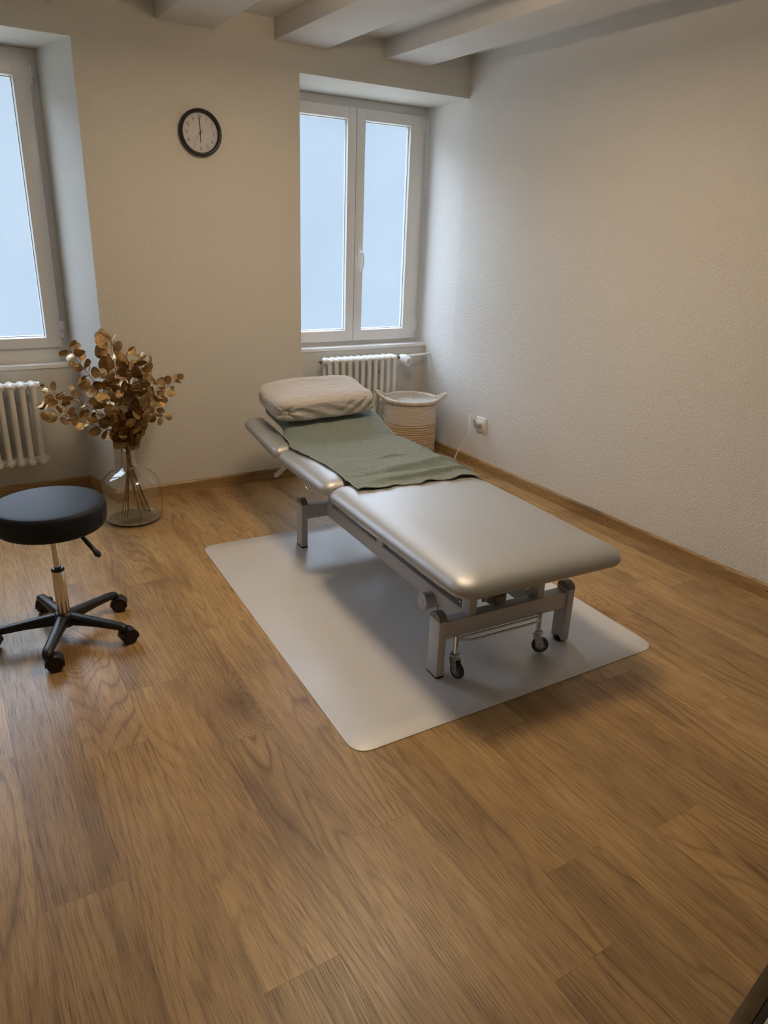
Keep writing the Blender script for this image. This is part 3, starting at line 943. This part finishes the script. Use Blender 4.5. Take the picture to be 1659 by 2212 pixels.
# end release block under the foot end
bm = bmesh.new()
add_box(bm, 0.262, 0.345, 0.048, 0.125, 0.243, 0.300, 0.003)
add_box(bm, 0.232, 0.262, 0.055, 0.062, 0.255, 0.42, 0.002, mat=1)
link_obj('release_block', bm, [M['cap_grey'], M['frame_paint']], tb, smooth=30)
bm = bmesh.new()
add_lathe(bm, cyl(0.036, 0.038, b=0.004), 28, (0.312, 0.068, 0.240))
link_obj('release_grip', bm, M['cap_grey'], tb, smooth=35)
bm = bmesh.new()
add_lathe(bm, [(0, 0.006), (0.005, 0.006), (0.007, 0.002), (0.012, 0.0015), (0.012, 0)], 16, mtx=Matrix.Translation((0.247, 0.055, 0.272)) @ Matrix.Rotation(R(90), 4, 'X'))
link_obj('bolt', bm, M['zinc'], tb, smooth=40)
bm = bmesh.new()
add_lathe(bm, [(0, 0.008), (0.006, 0.008), (0.009, 0.002), (0.009, -0.02)], 16, mtx=Matrix.Translation((0.140, 0.10, 0.285)) @ Matrix.Rotation(R(90), 4, 'X'))
link_obj('bolt', bm, M['zinc'], tb, smooth=40)
# retractable castors on a chrome axle
bm = bmesh.new()
add_tube(bm, smooth_path([(0.073, -0.006, 0.163), (0.13, -0.022, 0.157), (0.19, -0.030, 0.158), (0.22, -0.03, 0.160), (0.44, -0.03, 0.160), (0.470, -0.024, 0.162), (0.477, -0.010, 0.165)], 6), 0.0048, 10)
add_tube(bm, [(0.09, -0.004, 0.165), (0.16, 0.000, 0.163), (0.41, 0.000, 0.163), (0.47, -0.004, 0.166)], 0.0045, 8)
link_obj('lifting_bar', bm, M['chrome'], tb, smooth=60)
for (u, ang) in ((0.073, 8), (0.476, 62)):
    v = -0.012
    bm = bmesh.new(); add_lathe(bm, cyl(0.0105, 0.085, 0.100, 0.001), 16, (u, v, 0))
    post = link_obj('castor', bm, M['chrome'], tb, smooth=40)
    bm = bmesh.new()
    add_lathe(bm, [(0.010, 0.108), (0.018, 0.107), (0.022, 0.101), (0.020, 0.096), (0.014, 0.094), (0.018, 0.090), (0.016, 0.084), (0, 0.083)], 24, (u, v, 0))
    f = Matrix.Translation((u, v, 0)) @ Matrix.Rotation(R(ang), 4, 'Z')
    for s in (-1, 1):
        P = [(s*0.0155, -0.016, 0.086), (s*0.0155, 0.016, 0.086), (s*0.0155, 0.000+0.004, 0.036), (s*0.0155, -0.022, 0.030), (s*0.0155, -0.030, 0.040)]
        A = [bm.verts.new(f @ Vector(p)) for p in P]; B = [bm.verts.new(f @ Vector((p[0]-s*0.003, p[1], p[2]))) for p in P]
        bm.faces.new(A); bm.faces.new(B[::-1])
        for i in range(5): bm.faces.new((A[i], A[(i+1) % 5], B[(i+1) % 5], B[i]))
    add_box(bm, -0.0155, 0.0155, -0.016, 0.016, 0.083, 0.087, 0.001, mtx=f)
    add_lathe(bm, cyl(0.0055, 0.044, -0.022, 0.001), 12, mtx=f @ Matrix.Translation((0, -0.016, 0.040)) @ Matrix.Rotation(R(90), 4, 'Y'))
    link_obj('fork', bm, M['zinc'], post, smooth=40)
    bm = bmesh.new()
    wm = f @ Matrix.Translation((0, -0.016, 0.040)) @ Matrix.Rotation(R(90), 4, 'Y')
    add_lathe(bm, [(0.022, -0.0095), (0.030, -0.010), (0.034, -0.006), (0.035, 0), (0.034, 0.006), (0.030, 0.010), (0.022, 0.0095)], 32, mtx=wm)
    add_lathe(bm, [(0, -0.0085), (0.016, -0.0085), (0.0225, -0.0098)], 32, mtx=wm, mat=1)
    add_lathe(bm, [(0.0225, 0.0098), (0.016, 0.0085), (0, 0.0085)], 32, mtx=wm, mat=1)
    link_obj('wheel', bm, [M['rubber_blue'], M['hub_grey']], post, smooth=40)

# ------------------------------------------------------------------ towel over the head and middle cushions
def sstep(a, b, x):
    t = max(0, min(1, (x-a)/(b-a))); return t*t*(3-2*t)
ZT = ZC+0.080
tan_h = math.tan(R(17.0))
TM = Matrix.Translation(tb.location) @ Matrix.Rotation(R(-2.74), 4, 'Z')
def lerp_poly(pts, s):
    L = [0]
    for a, b in zip(pts, pts[1:]): L.append(L[-1]+math.hypot(b[0]-a[0], b[1]-a[1]))
    d = s*L[-1]
    for i in range(len(pts)-1):
        if d <= L[i+1] or i == len(pts)-2:
            t = (d-L[i])/(L[i+1]-L[i]) if L[i+1] > L[i] else 0
            return (pts[i][0]+(pts[i+1][0]-pts[i][0])*t, pts[i][1]+(pts[i+1][1]-pts[i][1])*t)
def rim_drop(u):         # soft roll of the cushion edge
    e = U1 - u
    if e > 0.11: return 0
    return 0.030*((0.11-e)/0.11)**2.2
from mathutils import noise as mnoise
NS, NTt = 96, 190
bm = bmesh.new()
grid = []
for j in range(NTt+1):
    tt = 0.0042 + 0.9958*(j-1)/(NTt-1) if j > 0 else 0.0
    row = []
    for i in range(NS+1):
        s = 0.007 + 0.986*(i-1)/(NS-2) if 0 < i < NS else (0.0 if i == 0 else 1.0)
        v_near = 0.762 - 0.030*s + 0.007*math.sin(s*23+1.0) + 0.004*math.sin(s*51)
        v = v_near + (2.085 - v_near)*tt
        # flat part
        ul = 0.045 + 0.012*math.sin(v*7.5) - 0.03*sstep(1.25, 1.5, v)
        uf = ul + (0.720-ul)*s
        zf = ZT + 0.004 - rim_drop(uf)*0.9 - 0.006*math.exp(-((v-0.932)/0.018)**2)
        # head part
        zh = 0.5200 + (v-1.60)*tan_h*1.02
        za = 0.507 + (v-1.60)*math.tan(R(6.3))
        uh, zz = lerp_poly([(0.040+0.040*sstep(1.68, 1.84, v), za+0.005), (0.076, za+(zh-za)*0.5), (0.094, zh-0.006), (0.13, zh), (0.56, zh), (0.60, zh-0.012), (0.665, zh-0.030), (0.70, zh-0.040)], s)
        b = sstep(1.49, 1.63, v)
        u = uf*(1-b)+uh*b
        z = zf*(1-b)+zz*b
        # wrinkles
        w = mnoise.noise(Vector((u*6, v*9, 1.3)))*0.008 + abs(mnoise.noise(Vector((u*11+v*4, v*15, 5.3))))*0.007
        w += 0.020*math.exp(-((v-(0.845+0.02*s-0.02*math.sin(s*3)))/0.016)**2)*sstep(0.05, 0.4, s)
        w += 0.017*math.exp(-((v-(0.955+0.06*s+0.01*math.sin(s*9)))/0.028)**2)*sstep(0.15, 0.6, s)
        w += 0.006*math.exp(-((v-(1.10+0.10*s+0.02*math.sin(s*6)))/0.016)**2)*sstep(0.0, 0.3, s)*(1-sstep(0.3, 0.6, s))
        w += 0.012*math.exp(-((v-(1.165-0.02*s))/0.010)**2-((s-0.55)/0.10)**2)
        w += 0.004*math.sin(s*26+v*9)*math.exp(-((v-v_near)/0.035)**2)
        w += 0.0045*abs(math.sin(s*9.5))*math.exp(-((v-v_near)/0.02)**2)
        w += 0.003*math.exp(-((v-(1.33-0.06*s))/0.02)**2)
        if b < 0.9: z += max(w, -0.0015)*(1-b)
        else: z += abs(mnoise.noise(Vector((u*6, v*7, 4))))*0.009
        row.append(bm.verts.new((u, v, z)))
    grid.append(row)
for j in range(NTt):
    for i in range(NS):
        f = bm.faces.new((grid[j][i], grid[j][i+1], grid[j+1][i+1], grid[j+1][i]))
        if i == 0 or i == NS-1 or j == 0: f.material_index = 1
# give the towel its thickness
bmesh.ops.recalc_face_normals(bm, faces=bm.faces[:])
geom = bm.faces[:]
orig = set(bm.verts)
ext = bmesh.ops.extrude_face_region(bm, geom=geom)
ev = [g for g in ext['geom'] if isinstance(g, bmesh.types.BMVert)]
bmesh.ops.translate(bm, verts=ev, vec=(0, 0, 0.005))
evs = set(ev)
for f in bm.faces:
    k_ = sum(1 for v_ in f.verts if v_ in evs)
    if 0 < k_ < len(f.verts): f.material_index = 1
tw = link_obj('towel', bm, [M['towel'], M['hem']], smooth='all')
tw.matrix_world = TM
tag(tw, 'sage green terry towel spread over the head half of the massage table', 'towel')

# ------------------------------------------------------------------ pillow
pw = thing('pillow', 'beige jersey covered pillow resting on the green towel', 'pillow')
PM = TM @ Matrix.Translation((0.318, 1.885, 0.624)) @ Matrix.Rotation(R(4), 4, 'Z') @ Matrix.Rotation(R(13), 4, 'X') @ Matrix.Rotation(R(-1), 4, 'Y')
pw.matrix_world = PM
bm = bmesh.new()
nx, ny, nz = 56, 36, 16
hx, hy, hz = 0.318, 0.172, 0.066
bmesh.ops.create_cube(bm, size=2)
bmesh.ops.subdivide_edges(bm, edges=bm.edges[:], cuts=38, use_grid_fill=True)
for vtx in bm.verts:
    x, y, z = vtx.co
    # superellipsoid-like rounding: round cube by normalising with high power
    def q(p): return abs(x)**p + abs(y)**p + abs(z)**p
    d = q(5.5)**(1/5.5)
    x, y, z = x/d*1.0, y/d*1.0, z/d*1.0
    X, Y, Z = x*hx, y*hy, z*hz
    # higher roll towards the near edge, dip in the middle, belly
    prof = 1.0 + 0.10*math.exp(-((y+0.62)/0.35)**2) - 0.10*math.exp(-((y-0.25)/0.35)**2)
    Z *= prof if z > 0 else 1.0
    Z += 0.005*mnoise.noise(Vector((X*9, Y*9, 2)))*(1 if z > 0 else 0)
    Z -= 0.012*(abs(x)**4)*(1 if z > 0 else 0)
    # knotted cover corner near the left front
    dd = math.sqrt((X+0.268)**2+(Y+0.152)**2+(Z-0.0)**2)
    pull = math.exp(-(dd/0.028)**2)
    X += 0.014*pull; Y += 0.014*pull
    ang = math.atan2(Z, X+0.268)
    fold = math.exp(-(dd/0.10)**2)*0.0035*math.sin(ang*9)
    Y += fold
    # diagonal folds on the right front
    if y < -0.5:
        w = sstep(0.0, 0.7, x)
        Y += 0.0075*w*math.sin((X*0.8 - Z*0.9)*95)*sstep(-0.9, -0.2, z)*(1-sstep(0.55, 0.95, z))
        Y += 0.003*math.sin((X*0.5 + Z*1.2)*70+1)*(1-w)*(1-sstep(0.3, 0.9, z))
    vtx.co = (X, Y, Z+hz)
link_obj('pillow_cover', bm, M['pillow'], pw, smooth='all')
bm = bmesh.new()
kn = []
for i in range(9):
    a = R(-60+i*44); rr = 0.006+0.004*(i % 3)
    kn.append((-0.278+rr*math.cos(a)*1.1, -0.155-0.006*(i % 2)-0.004, 0.066+rr*math.sin(a)*1.4))
add_tube(bm, smooth_path(kn, 4), 0.0035, 7)
add_tube(bm, smooth_path([(-0.276, -0.159, 0.058), (-0.270, -0.169, 0.045), (-0.268, -0.163, 0.030)], 4), [0.004]*4+[0.003]*4+[0.0015], 7)
link_obj('cover_knot', bm, M['pillow'], pw, smooth=60)

# ------------------------------------------------------------------ stool
st = thing('swivel_stool', 'black round swivel stool on five castors, at the left edge', 'stool', (-2.99, -1.50, 0))
bm = bmesh.new()
add_lathe(bm, [(0, 0.491), (0.17, 0.491), (0.190, 0.494), (0.199, 0.502), (0.2045, 0.520), (0.207, 0.548), (0.2062, 0.570), (0.2035, 0.580), (0.1985, 0.5865), (0.190, 0.589), (0.17, 0.591), (0.10, 0.594), (0, 0.595)], 96)
seat = link_obj('seat', bm, M['black_vinyl'], st, smooth='all')
bm = bmesh.new()
aa = R(-38)
add_tube(bm, [((0.2065)*math.cos(aa), (0.2065)*math.sin(aa), z) for z in (0.512, 0.53, 0.55, 0.57)], 0.0015, 6)
link_obj('seat_seam', bm, M['black'], seat, smooth=60)
bm = bmesh.new(); add_lathe(bm, cyl(0.013, 0.20, 0.300, 0.001), 28)
link_obj('piston', bm, M['chrome'], st, smooth=40)
bm = bmesh.new(); add_lathe(bm, [(0.0135, 0.314), (0.020, 0.314), (0.0235, 0.311), (0.0245, 0.305), (0.0245, 0.10), (0, 0.10)], 36)
link_obj('column', bm, M['chrome'], st, smooth=40)
bm = bmesh.new(); add_lathe(bm, [(0.0135, 0.3145), (0.0225, 0.3145), (0.0250, 0.308), (0.0250, 0.302), (0.0245, 0.301)], 36)
link_obj('column_collar', bm, M['black'], st, smooth=40)
bm = bmesh.new(); add_box(bm, -0.07, 0.07, -0.07, 0.07, 0.480, 0.498, 0.004)
link_obj('seat_plate', bm, M['black'], st, smooth=40)
bm = bmesh.new()
la = R(-52)
P0 = Vector((0.03*math.cos(la), 0.03*math.sin(la), 0.480))
L1 = Vector((0.118, -0.075, 0.462)); L2 = Vector((0.152, -0.094, 0.410))
add_tube(bm, [(0.02, -0.02, 0.485), (0.075, -0.055, 0.474), (0.085, -0.062, 0.470)], 0.004, 8)
add_tube(bm, [(0.085, -0.062, 0.470), (0.105, -0.080, 0.440), (0.108, -0.082, 0.435), (0.128, -0.10, 0.405), (0.138, -0.108, 0.388), (0.146, -0.114, 0.377)],
         [0.008, 0.011, 0.012, 0.011, 0.017, 0.008], 12, flat=0.6)
link_obj('height_lever', bm, M['black'], st, smooth=50)
bm = bmesh.new()
add_lathe(bm, [(0, 0.058), (0.040, 0.060), (0.046, 0.072), (0.044, 0.100), (0.034, 0.114), (0.026, 0.118), (0, 0.118)], 32)
hub = link_obj('hub', bm, M['black'], st, smooth=45)
for k in range(5):
    a = R(31+72*k)
    Rm = Matrix.Rotation(a, 4, 'Z')
    bm = bmesh.new()
    rings = []
    for x, w, zt, zb in ((0.020, 0.025, 0.114, 0.060), (0.06, 0.023, 0.111, 0.063), (0.15, 0.0205, 0.102, 0.067), (0.235, 0.019, 0.094, 0.065), (0.255, 0.019, 0.091, 0.060), (0.268, 0.014, 0.085, 0.058), (0.273, 0.005, 0.077, 0.064)):
        rg = []
        for i in range(16):
            t = 2*PI*i/16
            cx, cz = math.cos(t), math.sin(t)
            yy = w*math.copysign(abs(cx)**0.75, cx)
            zz = (zt+zb)/2 + (zt-zb)/2*math.copysign(abs(cz)**0.8, cz)
            rg.append(bm.verts.new(Rm @ Vector((x, yy, zz))))
        rings.append(rg)
    for A, B in zip(rings, rings[1:]):
        for i in range(16): bm.faces.new((A[i], A[(i+1) % 16], B[(i+1) % 16], B[i]))
    bm.faces.new(rings[0][::-1]); bm.faces.new(rings[-1])
    link_obj('base_arm', bm, M['black'], st, smooth=50)
    tip = Rm @ Vector((0.252, 0, 0))
    sw = R({0: -15, 1: 60, 2: 150, 3: -5, 4: 10}[k])
    Cm = Matrix.Translation(tip) @ Matrix.Rotation(sw, 4, 'Z') @ Matrix.Scale(1.15, 4)
    bm = bmesh.new()
    add_lathe(bm, cyl(0.006, 0.03, 0.045), 10, mtx=Cm)
    # hood: half drum over the wheels
    n = 14; hw = 0.021
    A, B, A2, B2 = [], [], [], []
    for i in range(n+1):
        t = R(-15+200*i/n)
        for lst, rr, yy in ((A, 0.0305, -hw), (B, 0.0305, hw), (A2, 0.0265, -hw), (B2, 0.0265, hw)):
            lst.append(bm.verts.new(Cm @ Vector((0.018+rr*math.cos(t), yy, 0.0275+rr*math.sin(t)))))
    for i in range(n):
        bm.faces.new((A[i], A[i+1], B[i+1], B[i])); bm.faces.new((A2[i], B2[i], B2[i+1], A2[i+1]))
        bm.faces.new((A[i], A2[i], A2[i+1], A[i+1])); bm.faces.new((B[i], B[i+1], B2[i+1], B2[i]))
    bm.faces.new((A[0], B[0], B2[0], A2[0])); bm.faces.new((A[n], A2[n], B2[n], B[n]))
    cs = link_obj('castor', bm, M['black'], st, smooth=40)
    for s in (-1, 1):
        bm = bmesh.new()
        add_lathe(bm, [(0, -0.0085), (0.018, -0.0085), (0.020, -0.0065), (0.0255, -0.0075), (0.0268, -0.004), (0.0268, 0.005), (0.024, 0.0075), (0, 0.0075)], 28,
                  mtx=Cm @ Matrix.Translation((0.018, s*0.0125, 0.0268)) @ Matrix.Rotation(R(90)*s, 4, 'X'))
        link_obj('wheel', bm, M['black'], cs, smooth=40)

# ------------------------------------------------------------------ glass vase
VX, VY = -2.440, -0.322
vs_ = thing('glass_vase', 'large clear glass demijohn vase standing on the floor by the niche corner', 'vase', (VX, VY, 0))
outer = [(0, 0.001), (0.12, 0.001), (0.143, 0.003), (0.155, 0.012), (0.163, 0.035), (0.166, 0.08), (0.167, 0.15), (0.166, 0.185), (0.160, 0.215), (0.148, 0.243), (0.128, 0.268), (0.100, 0.288),
         (0.070, 0.301), (0.050, 0.312), (0.0395, 0.328), (0.0365, 0.350), (0.0355, 0.40), (0.0355, 0.432), (0.040, 0.436), (0.042, 0.444), (0.0395, 0.451), (0.0415, 0.458), (0.040, 0.466), (0.036, 0.468)]
inner = [(max(r-0.0035, 0.0), z-0.001) for r, z in outer[3:-4]][::-1]
inner[0] = (0.032, 0.462)
pr = outer + [(0.0325, 0.466)] + inner + [(0.13, 0.007), (0.08, 0.007), (0.03, 0.008), (0, 0.009)]
bm = bmesh.new(); add_lathe(bm, pr, 72)
link_obj('vase_body', bm, M['glass'], vs_, smooth='all')

# ------------------------------------------------------------------ gold eucalyptus branches
def leaf(bm, base, direction, normal, size, rn):
    d = direction.normalized(); n = (normal - d*normal.dot(d)).normalized(); s = d.cross(n)
    N = 14
    asp = rn.uniform(0.40, 0.54)
    cup = rn.uniform(-0.45, 0.45); bend = rn.uniform(-0.45, 0.45)
    tipp = rn.uniform(0.0, 0.10)
    c = bm.verts.new(base + d*size*0.52 + n*size*(bend*0.27 - abs(cup)*0.06))
    ring, mid = [], []
    for k in range(N):
        t = 2*PI*k/N
        a = 0.52-0.50*math.cos(t)+tipp*max(0.0, -math.cos(t))**6; b = asp*math.sin(t)*(1-0.16*math.cos(t))
        a1 = 0.52-0.27*math.cos(t); b1 = 0.52*asp*math.sin(t)
        ring.append(bm.verts.new(base + d*size*a + s*size*b + n*size*(bend*a*a + cup*(b*2)**2*0.5)))
        mid.append(bm.verts.new(base + d*size*a1 + s*size*b1 + n*size*(bend*a1*a1 + cup*(b1*2)**2*0.4)))
    for k in range(N):
        j = (k+1) % N
        bm.faces.new((ring[k], ring[j], mid[j], mid[k])); bm.faces.new((mid[k], mid[j], c))
def branch(label, pts, n_leaf, s0, s1, seed, side=(), start=0.30):
    rn = random.Random(seed)
    root = thing('eucalyptus_branch', label, 'dried branch', (VX, VY, 0), 0, 'gold eucalyptus branches in the glass vase')
    P = smooth_path(pts, 10)
    bs = bmesh.new()
    m = len(P)
    add_tube(bs, P, [0.0030*(1-0.6*i/m) for i in range(m)], 6)
    bl = bmesh.new()
    L = [0]
    for a, b in zip(P, P[1:]): L.append(L[-1]+(b-a).length)
    def along(t, PP=P, LL=L):
        dd = t*LL[-1]
        for i in range(len(PP)-1):
            if dd <= LL[i+1]:
                f = (dd-LL[i])/(LL[i+1]-LL[i]); return PP[i].lerp(PP[i+1], f), (PP[i+1]-PP[i]).normalized()
        return PP[-1], (PP[-1]-PP[-2]).normalized()
    def put(p, tg, t, ang, sc=1.0):
        ref = Vector((0, 0, 1)) if abs(tg.z) < 0.9 else Vector((1, 0, 0))
        u = tg.cross(ref).normalized(); w = tg.cross(u)
        out = u*math.cos(ang)+w*math.sin(ang)
        d = (out*0.95 + tg*rn.uniform(0.25, 0.9)).normalized()
        size = (s0+(s1-s0)*t)*rn.uniform(0.80, 1.15)*sc
        q = p + d*rn.uniform(0.008, 0.020)
        add_tube(bs, [p, q], 0.0010, 5)
        toward = Vector((rn.uniform(-1.1, 1.1), -1.0, rn.uniform(-0.8, 1.1)))
        leaf(bl, q, d, toward, size, rn)
    ang = rn.uniform(0, 6.28)
    n_leaf = int(n_leaf*1.55)
    for k in range(n_leaf):
        t = start + (1-start)*(k+0.5)/n_leaf
        p, tg = along(t)
        put(p, tg, t, ang); put(p, tg, t, ang+PI+rn.uniform(-0.3, 0.3))
        ang += R(80)+rn.uniform(-0.4, 0.4)
    p, tg = along(1.0); put(p, tg, 1.0, rn.uniform(0, 6), 0.8)
    for (t, vec, nl) in side:
        p, tg = along(t)
        v = Vector(vec)
        pp = smooth_path([p, p+v*0.5+Vector((0, 0, -0.01)), p+v], 5)
        add_tube(bs, pp, [0.0018*(1-0.5*i/len(pp)) for i in range(len(pp))], 6)
        for k in range(nl):
            f = 0.35+0.65*(k+1)/nl
            i = min(int(f*(len(pp)-1)), len(pp)-2)
            tg2 = (pp[i+1]-pp[i]).normalized()
            a = rn.uniform(0, 6.28)
            put(pp[i+1], tg2, 0.9, a, 0.9); 
            if k < nl-1: put(pp[i+1], tg2, 0.9, a+PI, 0.9)
    link_obj('stem', bs, M['stem'], root, smooth=60)
    link_obj('leaves', bl, M['leaf'], root, smooth='all')
    return root
S0, S1 = 0.090, 0.068
branch('tallest gold eucalyptus branch, pointing up beside the niche edge', [(0.07, 0.01, 0.03), (0.02, 0.0, 0.25), (0.0, 0.0, 0.46), (-0.005, -0.02, 0.68), (-0.03, -0.03, 0.88), (-0.045, -0.03, 1.03)], 10, S0, S1, 1, start=0.46)
branch('gold eucalyptus branch arching out lowest to the left, over the radiator', [(0.05, -0.02, 0.06), (0.015, 0.0, 0.30), (0.0, 0.0, 0.455), (-0.10, -0.03, 0.545), (-0.23, -0.05, 0.61), (-0.34, -0.06, 0.665), (-0.405, -0.06, 0.70)], 9, 0.066, 0.054, 2,
       side=((0.86, (-0.03, 0.0, 0.11), 2),), start=0.50)
branch('gold eucalyptus branch leaning left just above the lowest one', [(0.02, 0.03, 0.10), (0.0, 0.01, 0.30), (-0.005, 0.0, 0.46), (-0.08, -0.02, 0.60), (-0.17, -0.02, 0.67), (-0.27, -0.03, 0.73), (-0.36, -0.04, 0.775)], 5, 0.054, 0.044, 3,
       side=((0.80, (-0.02, 0.0, 0.07), 1), (0.72, (0.04, -0.03, -0.03), 1)), start=0.58)
branch('gold eucalyptus branch reaching up left in front of the window reveal', [(0.09, 0.0, 0.03), (0.02, 0.0, 0.28), (0.0, 0.0, 0.46), (-0.06, -0.02, 0.66), (-0.14, -0.03, 0.81), (-0.21, -0.04, 0.92), (-0.245, -0.04, 0.985)], 10, S0, 0.05, 4, start=0.46)
branch('gold eucalyptus branch bending furthest to the right', [(-0.04, -0.02, 0.02), (-0.01, 0.0, 0.28), (0.0, 0.0, 0.46), (0.08, -0.02, 0.60), (0.17, -0.03, 0.70), (0.25, -0.03, 0.765), (0.29, -0.03, 0.785)], 8, 0.06, 0.05, 5,
       side=((0.80, (0.05, -0.02, -0.09), 3),), start=0.48)
branch('gold eucalyptus branch rising to the upper right of the bouquet', [(-0.06, 0.03, 0.02), (-0.01, 0.0, 0.30), (0.0, 0.0, 0.46), (0.05, -0.02, 0.66), (0.09, -0.03, 0.80), (0.12, -0.03, 0.92)], 10, S0, S1, 6, start=0.45)
branch('tall gold eucalyptus branch in the middle, just right of the tallest one', [(0.03, -0.05, 0.02), (0.0, 0.0, 0.30), (0.0, 0.0, 0.46), (0.03, -0.03, 0.68), (0.04, -0.04, 0.86), (0.03, -0.05, 0.95)], 10, 0.07, 0.056, 7, start=0.44)
branch("short gold eucalyptus branch leaning forward, left of the bouquet's middle", [(-0.05, 0.0, 0.02), (-0.01, 0.0, 0.30), (0.0, 0.0, 0.46), (-0.03, -0.05, 0.62), (-0.07, -0.08, 0.74), (-0.09, -0.09, 0.84)], 9, 0.07, 0.056, 8, start=0.44)
branch("short gold eucalyptus branch leaning forward, right of the bouquet's middle", [(0.10, 0.02, 0.02), (0.02, 0.0, 0.30), (0.0, 0.0, 0.46), (0.07, -0.06, 0.60), (0.13, -0.09, 0.70), (0.17, -0.10, 0.78)], 9, 0.068, 0.054, 9, start=0.44)
branch('gold eucalyptus branch at the back of the bouquet, half hidden by the others', [(0.04, 0.05, 0.04), (0.01, 0.01, 0.30), (0.0, 0.0, 0.46), (0.03, 0.06, 0.64), (0.07, 0.10, 0.78), (0.09, 0.11, 0.86)], 9, 0.068, 0.054, 10, start=0.46)
branch('lowest gold eucalyptus branch on the right side of the vase mouth', [(-0.02, 0.05, 0.03), (0.0, 0.01, 0.30), (0.0, 0.0, 0.46), (0.09, 0.02, 0.56), (0.16, 0.02, 0.62), (0.21, 0.02, 0.66)], 7, 0.06, 0.05, 12, start=0.46)

# ------------------------------------------------------------------ rope basket
BX, BY = -0.345, 0.005
bk = thing('rope_basket', 'round cream cotton and jute rope basket beside the radiator', 'basket', (BX, BY, 0))
def rope_ring(bm, r, z, rad, seg=64, mat=0, wob=0.0, rn=random.Random(3)):
    ph = rn.uniform(0, 6)
    add_tube(bm, [((r+wob*math.sin(5*a+ph))*math.cos(a), (r+wob*math.sin(5*a+ph))*math.sin(a), z+wob*math.sin(3*a+ph)) for a in [2*PI*i/seg for i in range(seg)]], rad, 8, closed=True, mat=mat)
bm = bmesh.new()
z = 0.305
while z < 0.452:
    rope_ring(bm, 0.186+0.003*math.sin(z*9), z, 0.0058, wob=0.0006)
    z += 0.0098
add_lathe(bm, [(0.183, 0.295), (0.183, 0.455)], 48)
link_obj('cotton_body', bm, M['rope'], bk, smooth='all')
bm = bmesh.new()
z = 0.013; i = 0
rn = random.Random(5)
while z < 0.300:
    rope_ring(bm, 0.185, z, 0.0100, wob=0.0014, rn=rn)
    z += 0.0172
add_lathe(bm, [(0, 0.003), (0.18, 0.003), (0.182, 0.01), (0.182, 0.300)], 48)
link_obj('jute_base', bm, M['jute'], bk, smooth='all')
bm = bmesh.new()
add_lathe(bm, [(0.176, 0.456), (0.174, 0.435), (0.155, 0.415), (0.12, 0.42), (0.09, 0.43), (0.05, 0.435), (0, 0.43)], 48)
for v_ in bm.verts:
    v_.co.z += 0.045*mnoise.noise(v_.co*9+Vector((3, 1, 0)))*(1 if v_.co.xy.length < 0.168 else 0)
link_obj('lining', bm, M['lining'], bk, smooth='all')
# plaited rim: runs round and out into two handles; plait = three strands
bm = bmesh.new()
path = []
NR = 420
hdir = R(-33)          # handle axis
for i in range(NR):
    a = 2*PI*i/NR
    rel = (a-hdir) % PI
    rel = min(rel, PI-rel)
    bulge = math.exp(-(rel/0.19)**2)
    r = 0.190 + 0.060*bulge
    path.append(Vector((r*math.cos(a), r*math.sin(a), 0.462+0.040*bulge)))
for sidx in range(3):
    pts = []
    for i in range(NR):
        t = path[(i+1) % NR]-path[i-1]; t.normalize()
        nrm = Vector((path[i].x, path[i].y, 0)).normalized()
        bi = t.cross(nrm)
        ph = 2*PI*i/NR*30 + sidx*2*PI/3
        pts.append(path[i] + nrm*0.0095*math.sin(ph) + bi*0.0085*math.sin(2*ph))
    add_tube(bm, pts, 0.0068, 8, closed=True)
link_obj('plaited_rim', bm, M['rope'], bk, smooth='all')

# ------------------------------------------------------------------ framed threshold in the near right corner
tr = thing('threshold_strip', 'dark wooden edging with black inset at the bottom right corner', 'threshold', (-1.823, -3.827, 0), math.atan2(-0.033, -0.171)+PI)
bm = bmesh.new(); add_box(bm, -0.75, 0.75, -0.034, 0, 0.0005, 0.010, 0.002)
link_obj('wooden_edge', bm, M['dark_wood'], tr, smooth=30)
bm = bmesh.new(); add_box(bm, -0.75, 0.75, -0.052, -0.0345, 0.0005, 0.006, 0.001)
link_obj('black_inset', bm, M['black'], tr, smooth=30)
bm = bmesh.new(); add_box(bm, -0.75, 0.75, -0.075, -0.0525, 0.0005, 0.009, 0.002)
link_obj('metal_edge', bm, M['zinc'], tr, smooth=30)
